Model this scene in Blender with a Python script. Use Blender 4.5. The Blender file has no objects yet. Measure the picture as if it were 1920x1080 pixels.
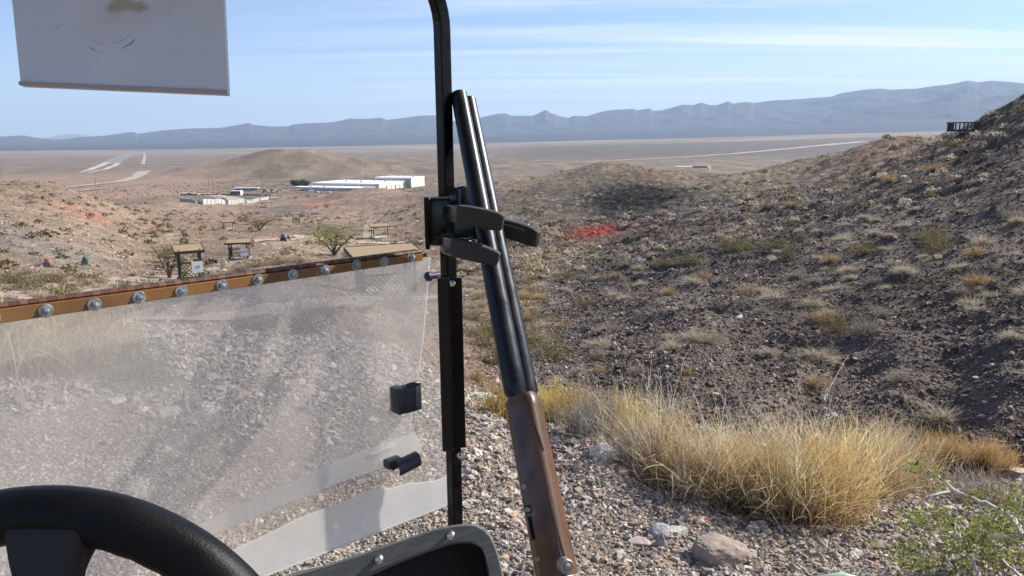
import bpy, bmesh, math, random
import numpy as np
from mathutils import Vector, Matrix
R=math.radians
random.seed(7); rng=np.random.default_rng(11)
scene=bpy.context.scene
C=scene.collection
# ---------------------------------------------------------------- camera
F_PX=1423.0; EYE=np.array([0.0,0.0,1.6]); PITCH=R(11.3); ROLL=R(0.62)
fwd=np.array([0,math.cos(PITCH),-math.sin(PITCH)])
r0=np.array([1.0,0,0]); u0=np.array([0,math.sin(PITCH),math.cos(PITCH)])
cam_r=math.cos(ROLL)*r0-math.sin(ROLL)*u0
cam_u=math.cos(ROLL)*u0+math.sin(ROLL)*r0
cd=bpy.data.cameras.new('camera'); cam=bpy.data.objects.new('camera',cd); C.objects.link(cam)
cd.sensor_width=36; cd.lens=36*F_PX/1920; cd.clip_start=0.05; cd.clip_end=90000
cam.matrix_world=Matrix(((cam_r[0],cam_u[0],-fwd[0],EYE[0]),(cam_r[1],cam_u[1],-fwd[1],EYE[1]),(cam_r[2],cam_u[2],-fwd[2],EYE[2]),(0,0,0,1)))
cd.dof.use_dof=False
scene.camera=cam
# ---------------------------------------------------------------- sky and sun
SUN_AZ=R(67); SUN_EL=R(35)
w=bpy.data.worlds.new('World'); scene.world=w; w.use_nodes=True
nt=w.node_tree; nt.nodes.clear()
def N(nt,t,**k):
    n=nt.nodes.new(t)
    for a,b in k.items(): setattr(n,a,b)
    return n
L=nt.links.new
out=N(nt,'ShaderNodeOutputWorld'); bg=N(nt,'ShaderNodeBackground'); bg.inputs['Strength'].default_value=0.085
sky=N(nt,'ShaderNodeTexSky'); sky.sky_type='NISHITA'; sky.sun_disc=False
sky.sun_elevation=SUN_EL; sky.sun_rotation=SUN_AZ; sky.altitude=600; sky.air_density=1.0; sky.dust_density=0.3; sky.ozone_density=3.5
tc=N(nt,'ShaderNodeTexCoord'); sep=N(nt,'ShaderNodeSeparateXYZ'); L(tc.outputs['Generated'],sep.inputs[0])
# high thin cirrus: direction projected on a high flat layer
zc=N(nt,'ShaderNodeMath',operation='MAXIMUM'); L(sep.outputs['Z'],zc.inputs[0]); zc.inputs[1].default_value=0.0
zp=N(nt,'ShaderNodeMath',operation='ADD'); L(zc.outputs[0],zp.inputs[0]); zp.inputs[1].default_value=0.06
dx=N(nt,'ShaderNodeMath',operation='DIVIDE'); L(sep.outputs['X'],dx.inputs[0]); L(zp.outputs[0],dx.inputs[1])
dy=N(nt,'ShaderNodeMath',operation='DIVIDE'); L(sep.outputs['Y'],dy.inputs[0]); L(zp.outputs[0],dy.inputs[1])
cv=N(nt,'ShaderNodeCombineXYZ'); L(dx.outputs[0],cv.inputs[0]); L(dy.outputs[0],cv.inputs[1])
mp=N(nt,'ShaderNodeMapping'); mp.inputs['Rotation'].default_value=(0,0,R(14)); mp.inputs['Scale'].default_value=(0.14,1.5,1); L(cv.outputs[0],mp.inputs[0])
n1=N(nt,'ShaderNodeTexNoise'); n1.inputs['Scale'].default_value=1.0; n1.inputs['Detail'].default_value=7; n1.inputs['Roughness'].default_value=0.62; n1.inputs['Distortion'].default_value=0.5; L(mp.outputs[0],n1.inputs['Vector'])
cr=N(nt,'ShaderNodeValToRGB'); cr.color_ramp.elements[0].position=0.42; cr.color_ramp.elements[1].position=0.68; L(n1.outputs['Fac'],cr.inputs[0])
# more cirrus towards the sun side
side=N(nt,'ShaderNodeMapRange'); side.inputs['From Min'].default_value=-0.45; side.inputs['From Max'].default_value=0.45; side.inputs['To Min'].default_value=0.06; side.inputs['To Max'].default_value=0.95; L(sep.outputs['X'],side.inputs['Value'])
mu=N(nt,'ShaderNodeMath',operation='MULTIPLY'); L(cr.outputs[0],mu.inputs[0]); L(side.outputs[0],mu.inputs[1])
hz=N(nt,'ShaderNodeMapRange'); hz.inputs['From Min'].default_value=0.0; hz.inputs['From Max'].default_value=0.17; hz.inputs['To Min'].default_value=0.26; hz.inputs['To Max'].default_value=0.0; L(sep.outputs['Z'],hz.inputs['Value'])
sat=N(nt,'ShaderNodeVectorMath',operation='MULTIPLY'); L(sky.outputs[0],sat.inputs[0]); sat.inputs[1].default_value=(.88,.90,1.05)
mx0=N(nt,'ShaderNodeMix',data_type='RGBA'); L(hz.outputs[0],mx0.inputs['Factor']); L(sat.outputs[0],mx0.inputs['A']); mx0.inputs['B'].default_value=(5.4,6.3,7.8,1)
mx=N(nt,'ShaderNodeMix',data_type='RGBA'); L(mu.outputs[0],mx.inputs['Factor']); L(mx0.outputs['Result'],mx.inputs['A']); mx.inputs['B'].default_value=(7.6,7.8,8.3,1)
L(mx.outputs['Result'],bg.inputs['Color']); L(bg.outputs[0],out.inputs[0])
sd=bpy.data.lights.new('sun','SUN'); sun=bpy.data.objects.new('sun',sd); C.objects.link(sun)
sd.energy=5.0; sd.angle=R(0.53); sd.color=(1,0.95,0.87)
sdir=Vector((math.sin(SUN_AZ)*math.cos(SUN_EL),math.cos(SUN_AZ)*math.cos(SUN_EL),math.sin(SUN_EL)))
sun.rotation_euler=sdir.to_track_quat('Z','Y').to_euler(); sun.location=(20,5,30)
vs=scene.view_settings; vs.view_transform='Standard'; vs.look='None'; vs.gamma=1; vs.exposure=0.85
scene.render.engine='CYCLES'
try:
    scene.cycles.volume_bounces=0; scene.cycles.transparent_max_bounces=16; scene.cycles.max_bounces=6
except Exception: pass
# ---------------------------------------------------------------- pixel -> world helpers
def raydir(px,py):
    return fwd+cam_r*((px-960)/F_PX)+cam_u*((540-py)/F_PX)      # unit depth along the view axis
def P(px,py,d): return EYE+raydir(px,py)*d
def Ph(px,py,r):
    v=raydir(px,py); return EYE+v*(r/math.hypot(v[0],v[1]))
def proj(x,y,z):
    q0=x-EYE[0]; q1=y-EYE[1]; q2=z-EYE[2]
    d=q0*fwd[0]+q1*fwd[1]+q2*fwd[2]
    a=(q0*cam_r[0]+q1*cam_r[1]+q2*cam_r[2]); b=(q0*cam_u[0]+q1*cam_u[1]+q2*cam_u[2])
    d=np.where(d<1e-3,1e-3,d)
    return 960+F_PX*a/d, 540-F_PX*b/d, d
def onplane(px,py,p0,n):
    v=raydir(px,py); t=np.dot(np.asarray(p0)-EYE,n)/np.dot(v,n); return EYE+v*t
# ---------------------------------------------------------------- noise
_perm=np.random.default_rng(5).permutation(4096).astype(np.int64)
def _h(ix,iy,s): return _perm[(_perm[(ix+s*131)&4095]+iy)&4095]
def perlin(x,y,s=0):
    x=np.asarray(x,float); y=np.asarray(y,float)
    ix=np.floor(x).astype(np.int64); iy=np.floor(y).astype(np.int64); fx=x-ix; fy=y-iy
    u=fx*fx*fx*(fx*(fx*6-15)+10); v=fy*fy*fy*(fy*(fy*6-15)+10)
    def g(a,b,dx,dy):
        h=_h(a,b,s)*(2*math.pi/4096); return np.cos(h)*dx+np.sin(h)*dy
    n00=g(ix,iy,fx,fy); n10=g(ix+1,iy,fx-1,fy); n01=g(ix,iy+1,fx,fy-1); n11=g(ix+1,iy+1,fx-1,fy-1)
    return (n00*(1-u)+n10*u)*(1-v)+(n01*(1-u)+n11*u)*v*1.0
def fbm(x,y,o=4,s=0,rid=False):
    t=0;a=1;f=1
    for i in range(o):
        n=perlin(x*f,y*f,s+i)
        if rid: n=0.5-np.abs(n)*2
        t=t+a*n; a*=0.5; f*=2.03
    return t
def sstep(a,b,x):
    t=np.clip((x-a)/(b-a),0,1); return t*t*(3-2*t)
# ---------------------------------------------------------------- terrain shape: survey points (image column, row, range in m)
SV={
-250:[(1080,2.6),(900,3.4),(760,4.4),(660,5.6),(610,7),(570,17),(530,30),(495,45),(440,72),(400,100),(365,135),(335,170)],
100:[(1080,2.6),(900,3.42),(760,4.45),(660,5.7),(618,7),(590,14),(560,25),(520,36),(495,50),(440,80),(400,108),(370,140),(346,175)],
300:[(1080,2.6),(900,3.42),(760,4.45),(640,6.3),(622,7.6),(600,13),(570,22),(540,36),(515,58),(487,82),(440,120),(415,170),(390,250),(374,330)],
500:[(1080,2.6),(900,3.42),(760,4.5),(680,5.9),(640,7.3),(600,11),(565,18),(530,32),(490,62),(450,110),(420,170),(400,230),(386,330),(374,480),(364,700)],
700:[(1080,2.6),(900,3.42),(800,4.2),(700,5.7),(650,7.4),(600,12),(572,20),(545,38),(500,62),(450,120),(420,175),(400,220),(380,270),(362,330),(352,400)],
900:[(1080,2.6),(900,3.5),(800,4.35),(775,4.8),(745,8.5),(700,12),(650,16),(600,22),(550,30),(500,45),(450,75),(400,130),(370,180),(348,240),(336,290)],
1130:[(1080,2.7),(900,3.6),(840,4.2),(805,4.9),(745,11),(700,13.5),(640,17),(580,24),(520,34),(470,50),(430,75),(400,100),(360,140),(330,180),(309,215)],
1300:[(1080,2.8),(950,3.5),(885,4.3),(845,5.2),(790,11),(740,12),(700,13),(650,14.5),(610,17),(580,21),(520,29),(470,40),(430,55),(400,75),(370,105),(345,150),(327,210)],
1500:[(1080,2.9),(980,3.6),(900,4.6),(865,5.8),(840,11.6),(800,12),(740,12.7),(680,13.8),(630,16),(560,21),(500,27),(450,36),(400,55),(370,75),(340,110),(320,150),(303,190)],
1700:[(1080,3.0),(1000,3.7),(930,4.6),(893,5.8),(865,11.4),(800,12.1),(740,12.9),(680,14),(620,16),(560,18.5),(500,23),(450,29),(400,38),(350,55),(300,88),(272,120),(258,150)],
1900:[(1080,3.1),(1000,3.9),(940,5.0),(905,6.8),(880,11.2),(820,11.9),(740,12.8),(680,13.7),(620,15.3),(560,17.5),(500,21),(450,25),(400,31),(350,40),(300,52),(250,66),(215,80),(196,90)],
2150:[(1080,3.4),(1000,4.3),(940,5.6),(880,8.5),(820,10),(740,11.5),(620,15),(500,20),(400,28),(300,40),(200,55),(120,75),(90,90)],
}
HID=[(-250,400,-42),(100,400,-42),(300,520,-50),(-250,650,-54),(100,650,-54),(300,700,-57),(700,560,-52),(900,380,-32),(900,500,-48),(1130,290,-14),(1130,400,-36),(1130,520,-50),
     (1300,280,-18),(1300,400,-38),(1300,520,-50),(1500,250,-12),(1500,340,-30),(1500,500,-50),(1700,200,-3.5),(1700,300,-20),(1700,480,-50),
     (1900,115,0.5),(1900,160,-6),(1900,300,-25),(1900,480,-50),(2150,130,3),(2150,200,-8),(2150,400,-40)]
cp=[];cz=[]
for px,l in SV.items():
    for py,r in l:
        p=Ph(px,py,r); cp.append((math.degrees(math.atan2(p[0],p[1])),math.log(r))); cz.append((p[2]-EYE[2])/r)
for px,r,z in HID:
    v=raydir(px,300); cp.append((math.degrees(math.atan2(v[0],v[1])),math.log(r))); cz.append((z-EYE[2])/r)
cp=np.array(cp); cz=np.array(cz)
S=np.array([1/9.0,1/0.75])
def _phi(A,B):
    d=((A[:,None,:]*S-B[None,:,:]*S)**2).sum(2); return np.sqrt(d+0.03)
K=_phi(cp,cp)+np.eye(len(cp))*0.0006
PM=np.hstack([np.ones((len(cp),1)),cp*S])
M=np.block([[K,PM],[PM.T,np.zeros((3,3))]])
sol=np.linalg.solve(M,np.concatenate([cz,np.zeros(3)]))
GA=np.arange(-46,46.01,0.4); GL=np.arange(math.log(2.2),math.log(1000),0.03)
gg=np.stack(np.meshgrid(GA,GL,indexing='ij'),-1).reshape(-1,2)
T=np.zeros(len(gg))
for i in range(0,len(gg),8000):
    q=gg[i:i+8000]; T[i:i+8000]=_phi(q,cp)@sol[:-3]+np.hstack([np.ones((len(q),1)),q*S])@sol[-3:]
T=T.reshape(len(GA),len(GL))
PLR=np.log(np.array([400,700,1100,1500,2600,5000,10000,14000])); PLZ=np.array([-50,-57,-67,-75,-85,-94,-100,-104])
MB_X=[-400,0,400,700,1000,1400,1750,2300]; MB_Y=[288,283,279,273,266,256,246,236]
mb_az=[];mb_z=[]
for a,b in zip(MB_X,MB_Y):
    p=Ph(a,b,10000); mb_az.append(math.degrees(math.atan2(p[0],p[1]))); mb_z.append(p[2])
def height(x,y,fine=True):
    x=np.asarray(x,float); y=np.asarray(y,float)
    r=np.hypot(x,y)+1e-6; az=np.degrees(np.arctan2(x,y)); lr=np.log(r)
    a=np.clip((np.clip(az,-45.9,45.9)-GA[0])/0.4,0,len(GA)-1.001); l=np.clip((lr-GL[0])/0.03,0,len(GL)-1.001)
    ia=a.astype(int); il=l.astype(int); fa=a-ia; fl=l-il
    t=(T[ia,il]*(1-fa)+T[ia+1,il]*fa)*(1-fl)+(T[ia,il+1]*(1-fa)+T[ia+1,il+1]*fa)*fl
    z=EYE[2]+t*r
    z=np.where(r<2.6,z*sstep(1.6,2.6,r),z)
    zp=np.interp(lr,PLR,PLZ); far=np.interp(az,mb_az,mb_z)
    zp=zp+(far+100)*sstep(math.log(2500),math.log(10000),lr)
    wgt=sstep(560,820,r); 
    back=sstep(60,100,np.abs(az)); z=z*(1-back)+(-0.02*np.minimum(r,400))*back
    z=z*(1-wgt)+zp*wgt
    # isolated hill on the plain
    for (hx,hy,hr,hh,sx) in HILLS:
        d=np.hypot((x-hx)/sx,(y-hy))/hr; n=fbm(x/260,y/260,4,31,True)
        z=z+hh*np.clip(1-d+0.12*n,0,1)**1.35
    # relief
    rr=np.clip(r,0,1200)
    amp=0.012*sstep(1.5,4,r)+0.10*sstep(6,14,r)+0.22*sstep(20,90,r)
    z=z+amp*fbm(x/2.6,y/2.6,4,3)*(1-sstep(250,900,r))
    rightm=sstep(2,9,az)*sstep(8,14,r)*(1-sstep(220,500,r))
    z=z+rightm*(0.38+.3*(1-sstep(14,24,r)))*np.clip(r/26,0.35,1.8)*fbm((x*0.55+y*0.83)/2.6,(y*0.55-x*0.83)/9,4,9,True)
    z=z+1.1*sstep(40,160,r)*(1-sstep(600,1500,r))*fbm(x/22,y/30,3,14)
    z=z+2.0*sstep(900,2500,r)*fbm(x/300,y/300,3,17)*(1-sstep(6000,9000,r))
    if fine:
        z=z+0.010*(1-sstep(10,16,r))*fbm(x*7,y*7,3,21)+0.05*sstep(7,12,r)*(1-sstep(60,120,r))*fbm(x*1.6,y*1.6,3,23)
    return z
_h1=Ph(505,330,1900); _h2=Ph(610,332,2000)
HILLS=[(_h1[0],_h1[1],250,45,1.2),(_h2[0],_h2[1],260,34,2.0)]
_rr=np.exp(np.linspace(math.log(1.7),math.log(12000),5000))
def hit(px,py):
    v=raydir(px,py); h=math.hypot(v[0],v[1]); X=v[0]/h*_rr; Y=v[1]/h*_rr; Z=EYE[2]+v[2]/h*_rr
    d=height(X,Y)-Z; k=np.argmax(d>0)
    if d[k]<=0: k=len(_rr)-1
    return np.array([X[k],Y[k],float(height(X[k],Y[k]))])
def gz(x,y): return float(height(x,y))
# ---------------------------------------------------------------- mesh helpers
def mesh_np(name,V,Fs,mats=(),parent=None,col=None,smooth=False,midx=None):
    me=bpy.data.meshes.new(name); V=np.asarray(V,np.float32); Fs=np.asarray(Fs,np.int32); k=Fs.shape[1]
    me.vertices.add(len(V)); me.vertices.foreach_set('co',V.ravel())
    me.loops.add(Fs.size); me.loops.foreach_set('vertex_index',Fs.ravel())
    me.polygons.add(len(Fs)); me.polygons.foreach_set('loop_start',np.arange(0,Fs.size,k,dtype=np.int32))
    me.polygons.foreach_set('loop_total',np.full(len(Fs),k,np.int32))
    if midx is not None: me.polygons.foreach_set('material_index',np.asarray(midx,np.int32))
    me.update(calc_edges=True)
    if col is not None:
        ca=me.color_attributes.new('Col','FLOAT_COLOR','POINT'); c=np.ones((len(V),4),np.float32); c[:,:3]=col; ca.data.foreach_set('color',c.ravel())
    me.polygons.foreach_set('use_smooth',np.full(len(Fs),smooth,bool))
    for m in (mats if isinstance(mats,(list,tuple)) else [mats]): me.materials.append(m)
    o=bpy.data.objects.new(name,me); C.objects.link(o)
    if parent is not None: o.parent=parent
    return o
def tag(o,label=None,cat=None,group=None,kind=None):
    if label: o['label']=label
    if cat: o['category']=cat
    if group: o['group']=group
    if kind: o['kind']=kind
    return o
def empty(name,loc=(0,0,0),rz=0,label=None,cat=None,group=None):
    o=bpy.data.objects.new(name,None); C.objects.link(o); o.location=loc; o.rotation_euler=(0,0,rz); o.empty_display_size=0.1
    return tag(o,label,cat,group)
class MB:
    def __init__(s): s.v=[]; s.f=[]; s.m=[]
    def add(s,vs,fs,m=0):
        b=len(s.v); s.v+= [tuple(map(float,p)) for p in vs]; s.f+=[tuple(b+i for i in f) for f in fs]; s.m+=[m]*len(fs); return s
    def box(s,c,d,rot=None,m=0):
        c=np.array(c,float); h=np.array(d,float)/2; A=np.eye(3) if rot is None else np.array(rot,float)
        vs=[c+A@(h*np.array(k)) for k in [(-1,-1,-1),(1,-1,-1),(1,1,-1),(-1,1,-1),(-1,-1,1),(1,-1,1),(1,1,1),(-1,1,1)]]
        return s.add(vs,[(3,2,1,0),(4,5,6,7),(0,1,5,4),(1,2,6,5),(2,3,7,6),(3,0,4,7)],m)
    def prism(s,pts,off,m=0):
        pts=[np.array(p,float) for p in pts]; off=np.array(off,float); n=len(pts)
        return s.add(pts+[p+off for p in pts],[tuple(range(n))[::-1],tuple(range(n,2*n))]+[(i,(i+1)%n,n+(i+1)%n,n+i) for i in range(n)],m)
    def tube(s,path,rad,n=8,m=0,cap=True,squash=None,phase=0.0):
        path=[np.array(p,float) for p in path]; k=len(path)
        rad=[rad]*k if np.isscalar(rad) else rad
        vs=[];ref=None
        for i,p in enumerate(path):
            t=path[min(i+1,k-1)]-path[max(i-1,0)]; t=t/(np.linalg.norm(t)+1e-12)
            if ref is None:
                ref=np.array([0,0,1.0]) if abs(t[2])<0.9 else np.array([1.0,0,0])
                if squash is not None: ref=np.array(squash[0],float)
            a=ref-np.dot(ref,t)*t; a/=np.linalg.norm(a)+1e-12; b=np.cross(t,a); ref=a
            sq=1 if squash is None else squash[1]
            for j in range(n):
                q=2*math.pi*j/n+phase; vs.append(p+rad[i]*(math.cos(q)*a+sq*math.sin(q)*b))
        fs=[(i*n+j,i*n+(j+1)%n,(i+1)*n+(j+1)%n,(i+1)*n+j) for i in range(k-1) for j in range(n)]
        if cap: fs+=[tuple(range(n))[::-1],tuple(range((k-1)*n,k*n))]
        return s.add(vs,fs,m)
    def disc(s,c,nrm,prof,n=20,m=0):   # lathe: prof=[(radius,height along nrm)]
        c=np.array(c,float); nrm=np.array(nrm,float); nrm/=np.linalg.norm(nrm)
        a=np.cross(nrm,[0,0,1.0]); 
        if np.linalg.norm(a)<1e-3: a=np.array([1.0,0,0])
        a/=np.linalg.norm(a); b=np.cross(nrm,a); vs=[]
        for r_,h_ in prof:
            for j in range(n):
                q=2*math.pi*j/n; vs.append(c+nrm*h_+r_*(math.cos(q)*a+math.sin(q)*b))
        k=len(prof); fs=[(i*n+j,i*n+(j+1)%n,(i+1)*n+(j+1)%n,(i+1)*n+j) for i in range(k-1) for j in range(n)]
        fs+=[tuple(range(n))[::-1],tuple(range((k-1)*n,k*n))]
        return s.add(vs,fs,m)
    def build(s,name,mats,parent=None,bevel=0,smooth=False,seg=2,loc=None):
        me=bpy.data.meshes.new(name); me.from_pydata(s.v,[],s.f)
        for m in (mats if isinstance(mats,(list,tuple)) else [mats]): me.materials.append(m)
        me.polygons.foreach_set('material_index',s.m)
        bm=bmesh.new(); bm.from_mesh(me); bmesh.ops.recalc_face_normals(bm,faces=bm.faces)
        if bevel>0:
            es=[e for e in bm.edges if len(e.link_faces)==2 and e.calc_face_angle(0)>0.5]
            bmesh.ops.bevel(bm,geom=es,offset=bevel,segments=seg,profile=0.5,affect='EDGES',clamp_overlap=True)
        bm.to_mesh(me); bm.free()
        if smooth:
            me.polygons.foreach_set('use_smooth',np.ones(len(me.polygons),bool))
            try: me.set_sharp_from_angle(angle=R(38))
            except Exception: pass
        me.update()
        o=bpy.data.objects.new(name,me); C.objects.link(o)
        if loc is not None: o.location=loc
        if parent is not None:
            o.parent=parent
        return o
# ---------------------------------------------------------------- materials
def mat(name,col,rough=0.7,metal=0.0,var=0.0,vscale=20,bump=0.0,bscale=60,spec=0.5,coat=0,col2=None,stretch=None):
    m=bpy.data.materials.new(name); m.use_nodes=True; nt=m.node_tree; b=nt.nodes['Principled BSDF']
    b.inputs['Base Color'].default_value=(*col,1); b.inputs['Roughness'].default_value=rough; b.inputs['Metallic'].default_value=metal
    b.inputs['Specular IOR Level'].default_value=spec; b.inputs['Coat Weight'].default_value=coat
    tcn=N(nt,'ShaderNodeTexCoord'); src=tcn.outputs['Object']
    if stretch:
        mpn=N(nt,'ShaderNodeMapping'); mpn.inputs['Scale'].default_value=stretch; nt.links.new(src,mpn.inputs[0]); src=mpn.outputs[0]
    if var>0:
        n=N(nt,'ShaderNodeTexNoise'); n.inputs['Scale'].default_value=vscale; n.inputs['Detail'].default_value=5; n.inputs['Roughness'].default_value=0.6; nt.links.new(src,n.inputs['Vector'])
        mr=N(nt,'ShaderNodeMapRange'); mr.inputs['From Min'].default_value=0.3; mr.inputs['From Max'].default_value=0.7; nt.links.new(n.outputs['Fac'],mr.inputs['Value'])
        mi=N(nt,'ShaderNodeMix',data_type='RGBA'); nt.links.new(mr.outputs[0],mi.inputs['Factor'])
        c2=col2 if col2 else tuple(min(1,c*(1+var)) for c in col); c1=col if col2 else tuple(c*(1-var) for c in col)
        mi.inputs['A'].default_value=(*c1,1); mi.inputs['B'].default_value=(*c2,1); nt.links.new(mi.outputs['Result'],b.inputs['Base Color'])
        mr2=N(nt,'ShaderNodeMapRange'); mr2.inputs['From Min'].default_value=0.3; mr2.inputs['From Max'].default_value=0.7; mr2.inputs['To Min'].default_value=max(0,rough-0.12); mr2.inputs['To Max'].default_value=min(1,rough+0.12)
        nt.links.new(n.outputs['Fac'],mr2.inputs['Value']); nt.links.new(mr2.outputs[0],b.inputs['Roughness'])
    if bump>0:
        n2=N(nt,'ShaderNodeTexNoise'); n2.inputs['Scale'].default_value=bscale; n2.inputs['Detail'].default_value=6; nt.links.new(src,n2.inputs['Vector'])
        bp=N(nt,'ShaderNodeBump'); bp.inputs['Distance'].default_value=bump; bp.inputs['Strength'].default_value=1; nt.links.new(n2.outputs['Fac'],bp.inputs['Height']); nt.links.new(bp.outputs[0],b.inputs['Normal'])
    return m
def attr_mat(name,rough=0.9,scales=((30,.25),(5,.25),(.9,.25)),bumps=(),trans=0.0,spec=0.2):
    m=bpy.data.materials.new(name); m.use_nodes=True; nt=m.node_tree; b=nt.nodes['Principled BSDF']
    b.inputs['Roughness'].default_value=rough; b.inputs['Specular IOR Level'].default_value=spec
    at=N(nt,'ShaderNodeAttribute'); at.attribute_name='Col'; cur=at.outputs['Color']; tcn=N(nt,'ShaderNodeTexCoord')
    for sc,am in scales:
        n=N(nt,'ShaderNodeTexNoise'); n.inputs['Scale'].default_value=sc; n.inputs['Detail'].default_value=3; n.inputs['Roughness'].default_value=0.65; nt.links.new(tcn.outputs['Object'],n.inputs['Vector'])
        mr=N(nt,'ShaderNodeMapRange'); mr.inputs['From Min'].default_value=0.3; mr.inputs['From Max'].default_value=0.7; mr.inputs['To Min'].default_value=1-am; mr.inputs['To Max'].default_value=1+am; nt.links.new(n.outputs['Fac'],mr.inputs['Value'])
        vm=N(nt,'ShaderNodeVectorMath',operation='SCALE'); nt.links.new(cur,vm.inputs[0]); nt.links.new(mr.outputs[0],vm.inputs['Scale']); cur=vm.outputs[0]
    nt.links.new(cur,b.inputs['Base Color'])
    prev=None
    for sc,ds in bumps:
        n=N(nt,'ShaderNodeTexNoise'); n.inputs['Scale'].default_value=sc; n.inputs['Detail'].default_value=5; n.inputs['Roughness'].default_value=0.7; nt.links.new(tcn.outputs['Object'],n.inputs['Vector'])
        bp=N(nt,'ShaderNodeBump'); bp.inputs['Distance'].default_value=ds; nt.links.new(n.outputs['Fac'],bp.inputs['Height'])
        if prev: nt.links.new(prev,bp.inputs['Normal'])
        prev=bp.outputs[0]
    if prev: nt.links.new(prev,b.inputs['Normal'])
    return m
# ---------------------------------------------------------------- ground sheet
def ell(az,lr,px,py,wpx,hpx,ang=0):
    """soft spot mask given by where the spot lies on the ground (centre range and azimuth)"""
    c=hit(px,py); e1=hit(px+wpx,py); e2=hit(px,py-hpx)
    ca=math.degrees(math.atan2(c[0],c[1])); cl=math.log(math.hypot(c[0],c[1]))
    da=abs(math.degrees(math.atan2(e1[0],e1[1]))-ca)+1e-3; dl=max(abs(math.log(math.hypot(e2[0],e2[1]))-cl),0.01); dl=min(max(dl,.05),0.5)
    d2=((az-ca)/da)**2+((lr-cl)/dl)**2
    return d2
def ground_color(x,y,z):
    r=np.hypot(x,y)+1e-6; az=np.degrees(np.arctan2(x,y)); lr=np.log(r)
    def mixc(c,col,m): return c*(1-m[:,None])+np.array(col)[None,:]*m[:,None]
    n1=fbm(x/9,y/9,4,41); n2=fbm(x/2.2,y/2.2,3,43); n3=fbm(x/45,y/45,3,47)
    c=np.tile(np.array([.335,.25,.195]),(len(x),1))
    c=mixc(c,[.31,.245,.20],np.clip(.5+n1*1.2,0,1))
    c=mixc(c,[.40,.35,.25],0.5*sstep(.05,.35,n2)*sstep(10,30,r))
    # right hillside: dark desert varnish rubble with tan streaks
    edge=az+6*n3+2*n1
    right=sstep(-2.5,2.5,edge+6*(1-sstep(120,200,r)) -2)*sstep(7.5,9.5,r)*(1-sstep(420,700,r))
    dark=np.array([.22,.185,.168])
    c=mixc(c,dark,right)
    c=mixc(c,[.27,.215,.17],right*sstep(-.05,.4,n1+.6*n3)*0.75)
    c=mixc(c,[.135,.112,.10],right*sstep(.05,.4,fbm(x/6,y/6,3,51))*0.7)
    c=mixc(c,[.26,.215,.16],right*sstep(60,110,r)*0.45)
    # gravel pad
    pad=1-sstep(6.5,9,r)
    c=mixc(c,[.33,.285,.25],pad); c=mixc(c,[.24,.20,.18],pad*sstep(0,.3,n2)*.5)
    # plain
    pl=sstep(450,750,r)
    c=mixc(c,[.245,.195,.152],pl)
    c=mixc(c,[.165,.14,.105],pl*sstep(-.1,.3,fbm(x/90,y/140,4,57))*.8)
    c=mixc(c,[.36,.285,.215],pl*sstep(.08,.30,fbm(x/60,y/230,3,59))*.6)
    st=fbm(x/1500,y/330,3,61)
    c=mixc(c,[.42,.35,.28],sstep(4500,6500,r)*sstep(-.05,.2,st)*.8)
    c=mixc(c,[.14,.12,.11],sstep(2600,3400,r)*(1-sstep(5200,6200,r))*sstep(-4,4,az)*.75)
    c=mixc(c,[.40,.29,.22],sstep(900,1100,r)*(1-sstep(2000,2600,r))*(1-sstep(-24,-17,az))*.7)
    # broken clay target dust and other stains
    fz=fbm(x*1.1,y*1.1,3,71)
    for (px,py,wp,hp,col,st_) in SPOTS:
        d=ell(az,lr,px,py,wp,hp); c=mixc(c,col,np.clip(np.exp(-d*1.1)*(1+fz*1.3),0,1)*st_)
    return np.clip(c*np.array([.70,.66,.61]),0.01,0.9)
SPOTS=[(1118,432,46,12,(.60,.085,.045),1.15),(1085,440,32,8,(.35,.10,.07),.6),(1230,410,90,18,(.22,.08,.07),.5),(1200,372,170,40,(.11,.105,.11),.8),(1310,388,90,14,(.25,.25,.265),.7),(1100,375,80,26,(.12,.11,.105),.6),
 (160,401,55,7,(.60,.26,.19),.65),(240,405,90,12,(.44,.29,.24),.5),(200,372,60,7,(.50,.28,.22),.55),(190,450,30,30,(.36,.36,.37),.0),
 (100,470,110,22,(.31,.30,.29),.7),(30,440,80,25,(.31,.29,.28),.5),(590,382,28,5,(.55,.25,.20),.9),(540,395,60,10,(.17,.16,.17),.8),
 (430,415,60,10,(.48,.33,.26),.7),(560,462,90,12,(.52,.42,.34),.9),(450,500,50,14,(.46,.35,.28),.8),(650,445,60,8,(.45,.38,.32),.8),(600,430,60,10,(.13,.12,.12),.7),
 (1000,500,40,30,(.36,.31,.19),.8),(960,560,40,30,(.36,.31,.19),.7),(1080,470,90,8,(.40,.36,.24),.8),(1250,500,160,25,(.13,.13,.135),.8),(1600,600,150,60,(.19,.15,.14),.4),
 (1500,640,60,16,(.25,.17,.12),.5),(1600,320,120,10,(.36,.29,.21),.7),(1450,322,110,5,(.42,.35,.27),.8),(1680,262,70,8,(.30,.19,.15),.8),(880,545,14,10,(.42,.42,.42),.9),
 (1250,318,60,8,(.38,.28,.22),.8),(1150,318,14,4,(.42,.30,.24),.8),(1850,250,80,40,(.09,.08,.08),.7),(1560,335,70,10,(.12,.115,.12),.8),(1190,366,100,27,(.020,.020,.023),1.5),(1235,362,45,12,(.05,.05,.048),.8)]
azf=np.concatenate([np.arange(-180,-60,4.0),np.arange(-60,-40,0.7),np.arange(-40,41,0.1),np.arange(41,60,0.7),np.arange(60,180,4.0)])
lrs=np.concatenate([np.linspace(math.log(0.25),math.log(1.8),10)[:-1],np.arange(math.log(1.8),math.log(700),0.0085),np.arange(math.log(700),math.log(11000),0.012),[math.log(16000),math.log(24000),math.log(45000)]])
AZ,LR=np.meshgrid(np.radians(azf),lrs,indexing='ij'); RR=np.exp(LR)
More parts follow.
